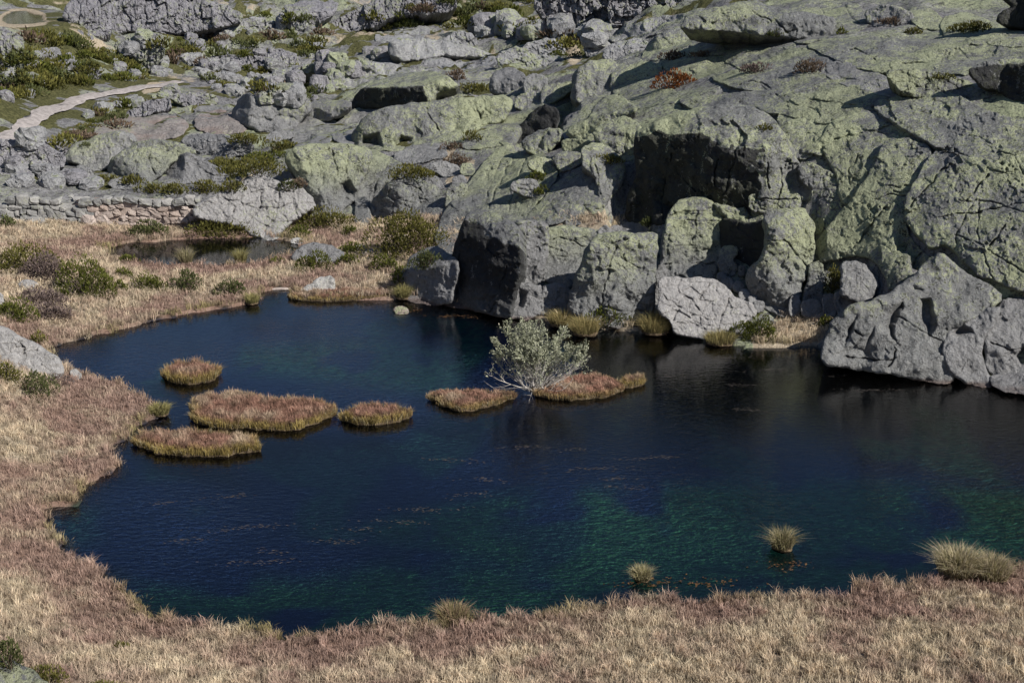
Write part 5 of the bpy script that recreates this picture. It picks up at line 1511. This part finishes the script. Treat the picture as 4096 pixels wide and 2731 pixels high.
MARKS = [(1200, 75, 'the cubic crag'), (340, 70, 'the rounded top buttress'), (640, 50, 'the long broken cliff band'), (560, 205, 'the columned dark crag'), (980, 245, 'the low columned cliff line'),
         (900, 120, 'the stepped crag'), (1560, 30, 'the striped cliff'), (2290, 60, 'the fractured headwall'), (2600, 60, 'the shadowy headwall'), (1960, 95, 'the pale blocky outcrop'), (10, 230, 'the scarred cliff'),
         (340, 290, 'the bare rock patch'), (1090, 440, 'the big valley dome'), (890, 490, 'the creased low dome'), (775, 405, 'the broken pale ledge'), (590, 440, 'the cracked outcrop by the track end'),
         (600, 515, 'the pink ribbed slab'), (1370, 235, 'the lone white boulder'), (1450, 290, 'the pale dome under the white boulder'), (1090, 235, 'the bedded knoll'), (1130, 330, 'the flat topped pale boulder'),
         (1740, 190, 'the pale rock pavement'), (1830, 250, 'the long cracked pale dome'), (1600, 135, 'the green tinged dome'), (1840, 160, 'the round grey dome'), (2170, 195, 'the rippled whaleback'),
         (2380, 190, 'the angular pale outcrop'), (2500, 200, 'the blocky pale dome'), (80, 70, 'added tarn'), (80, 540, 'the first bend of the track'), (200, 450, 'the middle of the track'), (400, 385, 'the upper track'), (640, 350, 'the end of the track'),
         (60, 630, 'the crumpled grey rock'), (210, 600, 'the knobbly outcrop'), (350, 620, 'the broad lumpy dome'), (320, 700, 'the pointed boulder'), (150, 740, 'the ruined wall end'), (90, 400, 'the lower heath slope'), (450, 330, 'the tip of the heath slope'),
         (230, 200, 'the upper heath slope'), (750, 210, 'the gap between columned crag and cliff line'), (1350, 150, 'the foot of the striped cliff'), (2100, 150, 'the scree'), (1700, 70, 'the heath gully')]
USED = set()
SHAPES = [('wide', 'narrow'), ('flat', 'tall')]


def relation(u_, v_, mk):
    dx, dy = u_ - mk[0], (v_ - mk[1]) * 1.6
    d = math.hypot(dx, dy)
    if d < 26: return 'right against'
    if abs(dx) > abs(dy): return ('just left of' if dx < 0 else 'just right of') if d < 110 else ('left of' if dx < 0 else 'right of')
    return ('just above' if dy < 0 else 'just below') if d < 110 else ('above' if dy < 0 else 'below')


def scatter_label(u_, v_, noun, colour, s, sz, asp):
    size = 'tiny' if s < .65 * sz else ('small' if s < .95 * sz else ('middling' if s < 1.2 * sz else 'big'))
    shape = 'wide' if asp > 1.45 else ('compact' if asp < 1.05 else 'rounded')
    ms = sorted(MARKS, key=lambda m: math.hypot(u_ - m[0], (v_ - m[1]) * 1.6))
    for m in ms[:3]:
        for extra in ('', shape + ' '):
            lb = '%s %s%s %s %s %s' % (size, extra, colour, noun, relation(u_, v_, m), m[2])
            if lb not in USED:
                USED.add(lb); return lb
    for m2 in ms[1:6]:
        lb = '%s %s %s %s %s towards %s' % (size, shape, colour, noun, relation(u_, v_, ms[0]), m2[2])
        if lb not in USED and len(lb.split()) <= 16:
            USED.add(lb); return lb
    return None


def near_track(b):
    d, _, _ = seg_dist(np.array([b[0]]), np.array([b[1]]), TRACK[:, :2], closed=False)
    return d[0] < 2.4


FCOL = ('green', 'olive', 'dark', 'olive', 'brown', 'dark', 'olive')
for lb, grp, poly, n, sz in ZONES:
    done = 0
    while done < n:
        u_, v_ = pick(poly)
        b = CAMP + ray(u_, v_) * surface_depth(u_, v_)
        s = sz * rf.uniform(.6, 1.5); ax = rf.uniform(.8, 1.4); az_ = rf.uniform(.7, 1.1); k_ = rf.randrange(len(fsh))
        if near_track(b): continue
        lab = scatter_label(u_, v_, 'shrub', FCOL[k_], s, sz, ax / az_)
        if lab is None: continue
        o = link('shrub', fsh[k_], b - np.array([0, 0, .1]), rf.uniform(0, 6.3), (s * ax, s, s * az_))
        tag(o, lab, 'shrub', grp); done += 1
fb = [raw_mesh('boulder', *stone_mesh(700 + i, 1, 1, 1, .35 + .05 * (i % 5), 4), M['pale' if i % 3 else 'cliff']) for i in range(12)]
BZ = [('pale angular boulder scattered on the valley floor', 'boulders on the valley floor', S_('780,290 1180,270 1500,200 1560,240 1340,360 1250,410 1050,400 800,370 700,350'), 70, 1.2),
      ('grey block of the scree under the headwall', 'scree blocks under the headwall', S_('2020,90 2330,140 2430,150 2420,190 2230,150 1950,150 1900,100'), 45, 1.8),
      ('grey stone lying on the heath slope', 'stones on the heath slope', S_('60,200 400,200 640,320 500,380 250,440 80,540 -60,580'), 26, .9),
      ('broken stone between the upper crags', 'stones between the crags', S_('440,160 1080,80 1340,100 1300,230 900,300 620,300'), 60, 1.2),
      ('grey stone beside the gravel track', 'stones along the track', S_('100,520 340,420 700,350 720,380 450,440 230,520 120,600'), 30, .9),
      ('broken block on the slope above the wall', 'blocks above the wall', S_('60,640 260,690 420,740 300,760 60,750'), 36, .9)]
for lb, grp, poly, n, sz in BZ:
    done = tries = 0
    while done < n and tries < 900:
        tries += 1
        u_, v_ = pick(poly)
        b = CAMP + ray(u_, v_) * surface_depth(u_, v_)
        s = sz * rf.uniform(.4, 1.0) ** 1.3 * 1.3; ax = rf.uniform(.8, 1.4); az_ = rf.uniform(.6, .95); k_ = rf.randrange(len(fb))
        if near_track(b): continue
        lab = scatter_label(u_, v_, 'boulder', 'pale' if k_ % 3 else 'grey', s, sz * .85, ax / az_)
        if lab is None: continue
        o = link('boulder', fb[k_], b + np.array([0, 0, .15 * s]), rf.uniform(0, 6.3), (s * ax, s, s * az_), None, (rf.uniform(-.3, .3), rf.uniform(-.3, .3)))
        tag(o, lab, 'boulder', grp); done += 1

# ------------------------------------------------------------------ the willow on the islet
rsw2 = np.random.RandomState(4)
wb = at_z(2125, 1560, .12)
willow = empty('willow_bush', wb)
tag(willow, 'bare stemmed grey willow with silvery green leaves at the top standing in the lake', 'willow')
WV, WF, LP, LD = [], [], [], []


def limb(p, d, L, r, depth):
    n = 5
    pts = [p]; dd = d.copy()
    for k in range(n):
        dd = dd + rsw2.normal(size=3) * .13 + np.array([0, 0, .05]); dd /= np.linalg.norm(dd)
        pts.append(pts[-1] + dd * L / n)
    o = len(WV)
    for k, q in enumerate(pts):
        rr = r * (1 - .6 * k / n)
        a = np.cross(dd, [0.3, 0.2, 1.0]); a /= np.linalg.norm(a); b = np.cross(dd, a)
        for m in range(4):
            WV.append(q + rr * (math.cos(m * 1.5708) * a + math.sin(m * 1.5708) * b))
    for k in range(n):
        for m in range(4):
            WF.append([o + k * 4 + m, o + k * 4 + (m + 1) % 4, o + (k + 1) * 4 + (m + 1) % 4, o + (k + 1) * 4 + m])
    if depth > 0:
        for _ in range(rsw2.randint(3, 5) if depth > 1 else 4):
            k = rsw2.randint(1, n + 1)
            nd = dd + rsw2.normal(size=3) * .5 + np.array([0, 0, .25]); nd /= np.linalg.norm(nd)
            limb(pts[k], nd, L * rsw2.uniform(.4, .66), r * .5, depth - 1)
    if depth <= 1:
        for q, q2 in zip(pts[1:], pts[:-1]):
            if q[2] > 1.0 + rsw2.normal() * .3:
                for _ in range(13 if q[2] > 1.4 else 4):
                    LP.append(q + (q2 - q) * rsw2.uniform() + rsw2.normal(size=3) * .035)
                    LD.append(dd + rsw2.normal(size=3) * .5 + np.array([0, 0, .3]))


for i in range(44):
    a = rsw2.uniform(0, 2 * math.pi); tilt = rsw2.uniform(.1, 1.32)
    d = np.array([math.cos(a) * math.sin(tilt) * 1.1, math.sin(a) * math.sin(tilt) * .7, math.cos(tilt)])
    d /= np.linalg.norm(d)
    base = np.array([math.cos(a), math.sin(a) * .7, 0]) * rsw2.uniform(0, .3) + np.array([rsw2.uniform(-.25, .25), 0, 0])
    limb(base, d, rsw2.uniform(1.3, 1.9) * (.85 if tilt > .8 else 1.0), rsw2.uniform(.018, .03), 2)
WV = np.array(WV)
mesh_obj('branches', WV, np.array(WF), M['bark'], willow, col=np.tile([[.50, .47, .44]], (len(WV), 1)) * np.random.RandomState(1).uniform(.7, 1.1, (len(WV), 1)))
LP = np.array(LP); LD = np.array(LD); LD /= np.linalg.norm(LD, axis=1)[:, None]
n = len(LP)
s = rsw2.normal(size=(n, 3)); s -= LD * (s * LD).sum(1)[:, None]; s /= np.linalg.norm(s, axis=1)[:, None]
L = rsw2.uniform(.05, .10, n)[:, None]
V = np.stack([LP, LP + LD * L * .5 - s * L * .26, LP + LD * L * .5 + s * L * .26, LP + LD * L], 1).reshape(-1, 3)
k = np.arange(n)[:, None] * 4
tcol = rsw2.uniform(0, 1, n)
c = lerp(np.repeat(np.array([[.22, .235, .15]]), n, 0), np.repeat(np.array([[.44, .45, .34]]), n, 0), tcol)
mesh_obj('leaves', V, np.concatenate([k + np.array([[0, 2, 1]]), k + np.array([[1, 2, 3]])]), M['leaf'], willow, col=np.repeat(c, 4, 0), smooth=False)['kind'] = 'stuff'

# ------------------------------------------------------------------ small things on the water
log = at_z(1085, 1156, .03)
V, F = stone_mesh(55, 2.0, .2, .09, .75, 5)
V[:, 2] += .02 * np.sin(V[:, 0] * 3)
o = mesh_obj('driftwood_log', V, F, M['pinkstone'], smooth=True); o.location = log; o.rotation_euler = (0, 0, -.03)
tag(o, 'pale pinkish log lying at the mouth of the inlet', 'log')
WEEDS = [(1090, 2205), (1360, 2165), (1440, 2120), (1000, 2110), (760, 2160), (1600, 2085), (1880, 1980), (1700, 2035), (1050, 2250), (1950, 1920), (2370, 1875), (2500, 1945), (2450, 1915), (2620, 1830), (2300, 1800), (660, 2010), (930, 1985),
         (2700, 1500), (2900, 1430), (3100, 1480), (2950, 1540), (3330, 1500), (3500, 1560), (3000, 1640), (1800, 1840), (2100, 1790)]
M['weed'] = tint_material('floating_weed', var=.3)
VV, FF, CC = [], [], []; off = 0
for (u_, v_) in WEEDS:
    c0 = at_z(u_, v_, .01); L = rsf.uniform(.7, 2.2)
    n = int(L * 24)
    x = rsf.normal(size=n) * L * .35; y = rsf.normal(size=n) * .10 + .08 * np.sin(x * 2 + u_)
    P = np.stack([c0[0] + x, c0[1] + y + x * rsf.uniform(-.12, .12), np.full(n, .006) + rsf.uniform(0, .006, n)], -1)
    a = rsf.normal(size=n) * .35; l = rsf.uniform(.03, .09, n)
    d = np.stack([np.cos(a) * l, np.sin(a) * l, 0 * l], -1); q = np.stack([-np.sin(a) * .012, np.cos(a) * .012, 0 * l], -1)
    V = np.stack([P - d, P - q, P + d, P + q], 1).reshape(-1, 3)
    k = np.arange(n)[:, None] * 4 + off
    VV.append(V); FF.append(k + np.array([[0, 1, 2, 3]])); off += 4 * n
    CC.append(np.repeat(np.array([[.12, .105, .095]]) * rsf.uniform(.6, 1.2, (n, 1)), 4, 0))
tag(mesh_obj('floating_weed', np.concatenate(VV), np.concatenate(FF), M['weed'], col=np.concatenate(CC), smooth=False), 'thin brown streaks of weed floating on the lake', kind='stuff')
for (u_, v_, w_, lb) in [(2700, 2330, 3.4, 'brown weed raft in the near shallows'), (1815, 1266, 2.0, 'reddish weed raft under the dark cliff'), (1640, 1243, 1.1, 'small reddish weed raft beside the pinkish stone'), (3160, 2262, 1.2, 'brown weed raft below the larger tussock')]:
    n = int(w_ * 90); c0 = at_z(u_, v_, .008)
    x = rsf.normal(size=n) * w_ * .28; y = rsf.normal(size=n) * .16
    kx = fbm(np.stack([x * 2, y * 5, np.full(n, u_)], -1), 2) > -.05
    x, y = x[kx], y[kx]; n = len(x)
    a = rsf.uniform(0, 3.14, n); l = rsf.uniform(.02, .06, n)
    P = np.stack([x, y, rsf.uniform(0, .02, n)], -1)
    d = np.stack([np.cos(a) * l, np.sin(a) * l, 0 * l], -1); q = np.stack([-np.sin(a) * l * .5, np.cos(a) * l * .5, 0 * l], -1)
    V = np.stack([P - d, P - q, P + d, P + q], 1).reshape(-1, 3)
    o = mesh_obj('weed_raft', V, np.arange(n)[:, None] * 4 + np.array([[0, 1, 2, 3]]), M['weed'], col=np.repeat(np.array([[.13, .075, .04]]) * rsf.uniform(.4, 1.2, (n, 1)), 4, 0), smooth=False)
    o.location = c0
    tag(o, lb, 'water weed', kind='stuff')
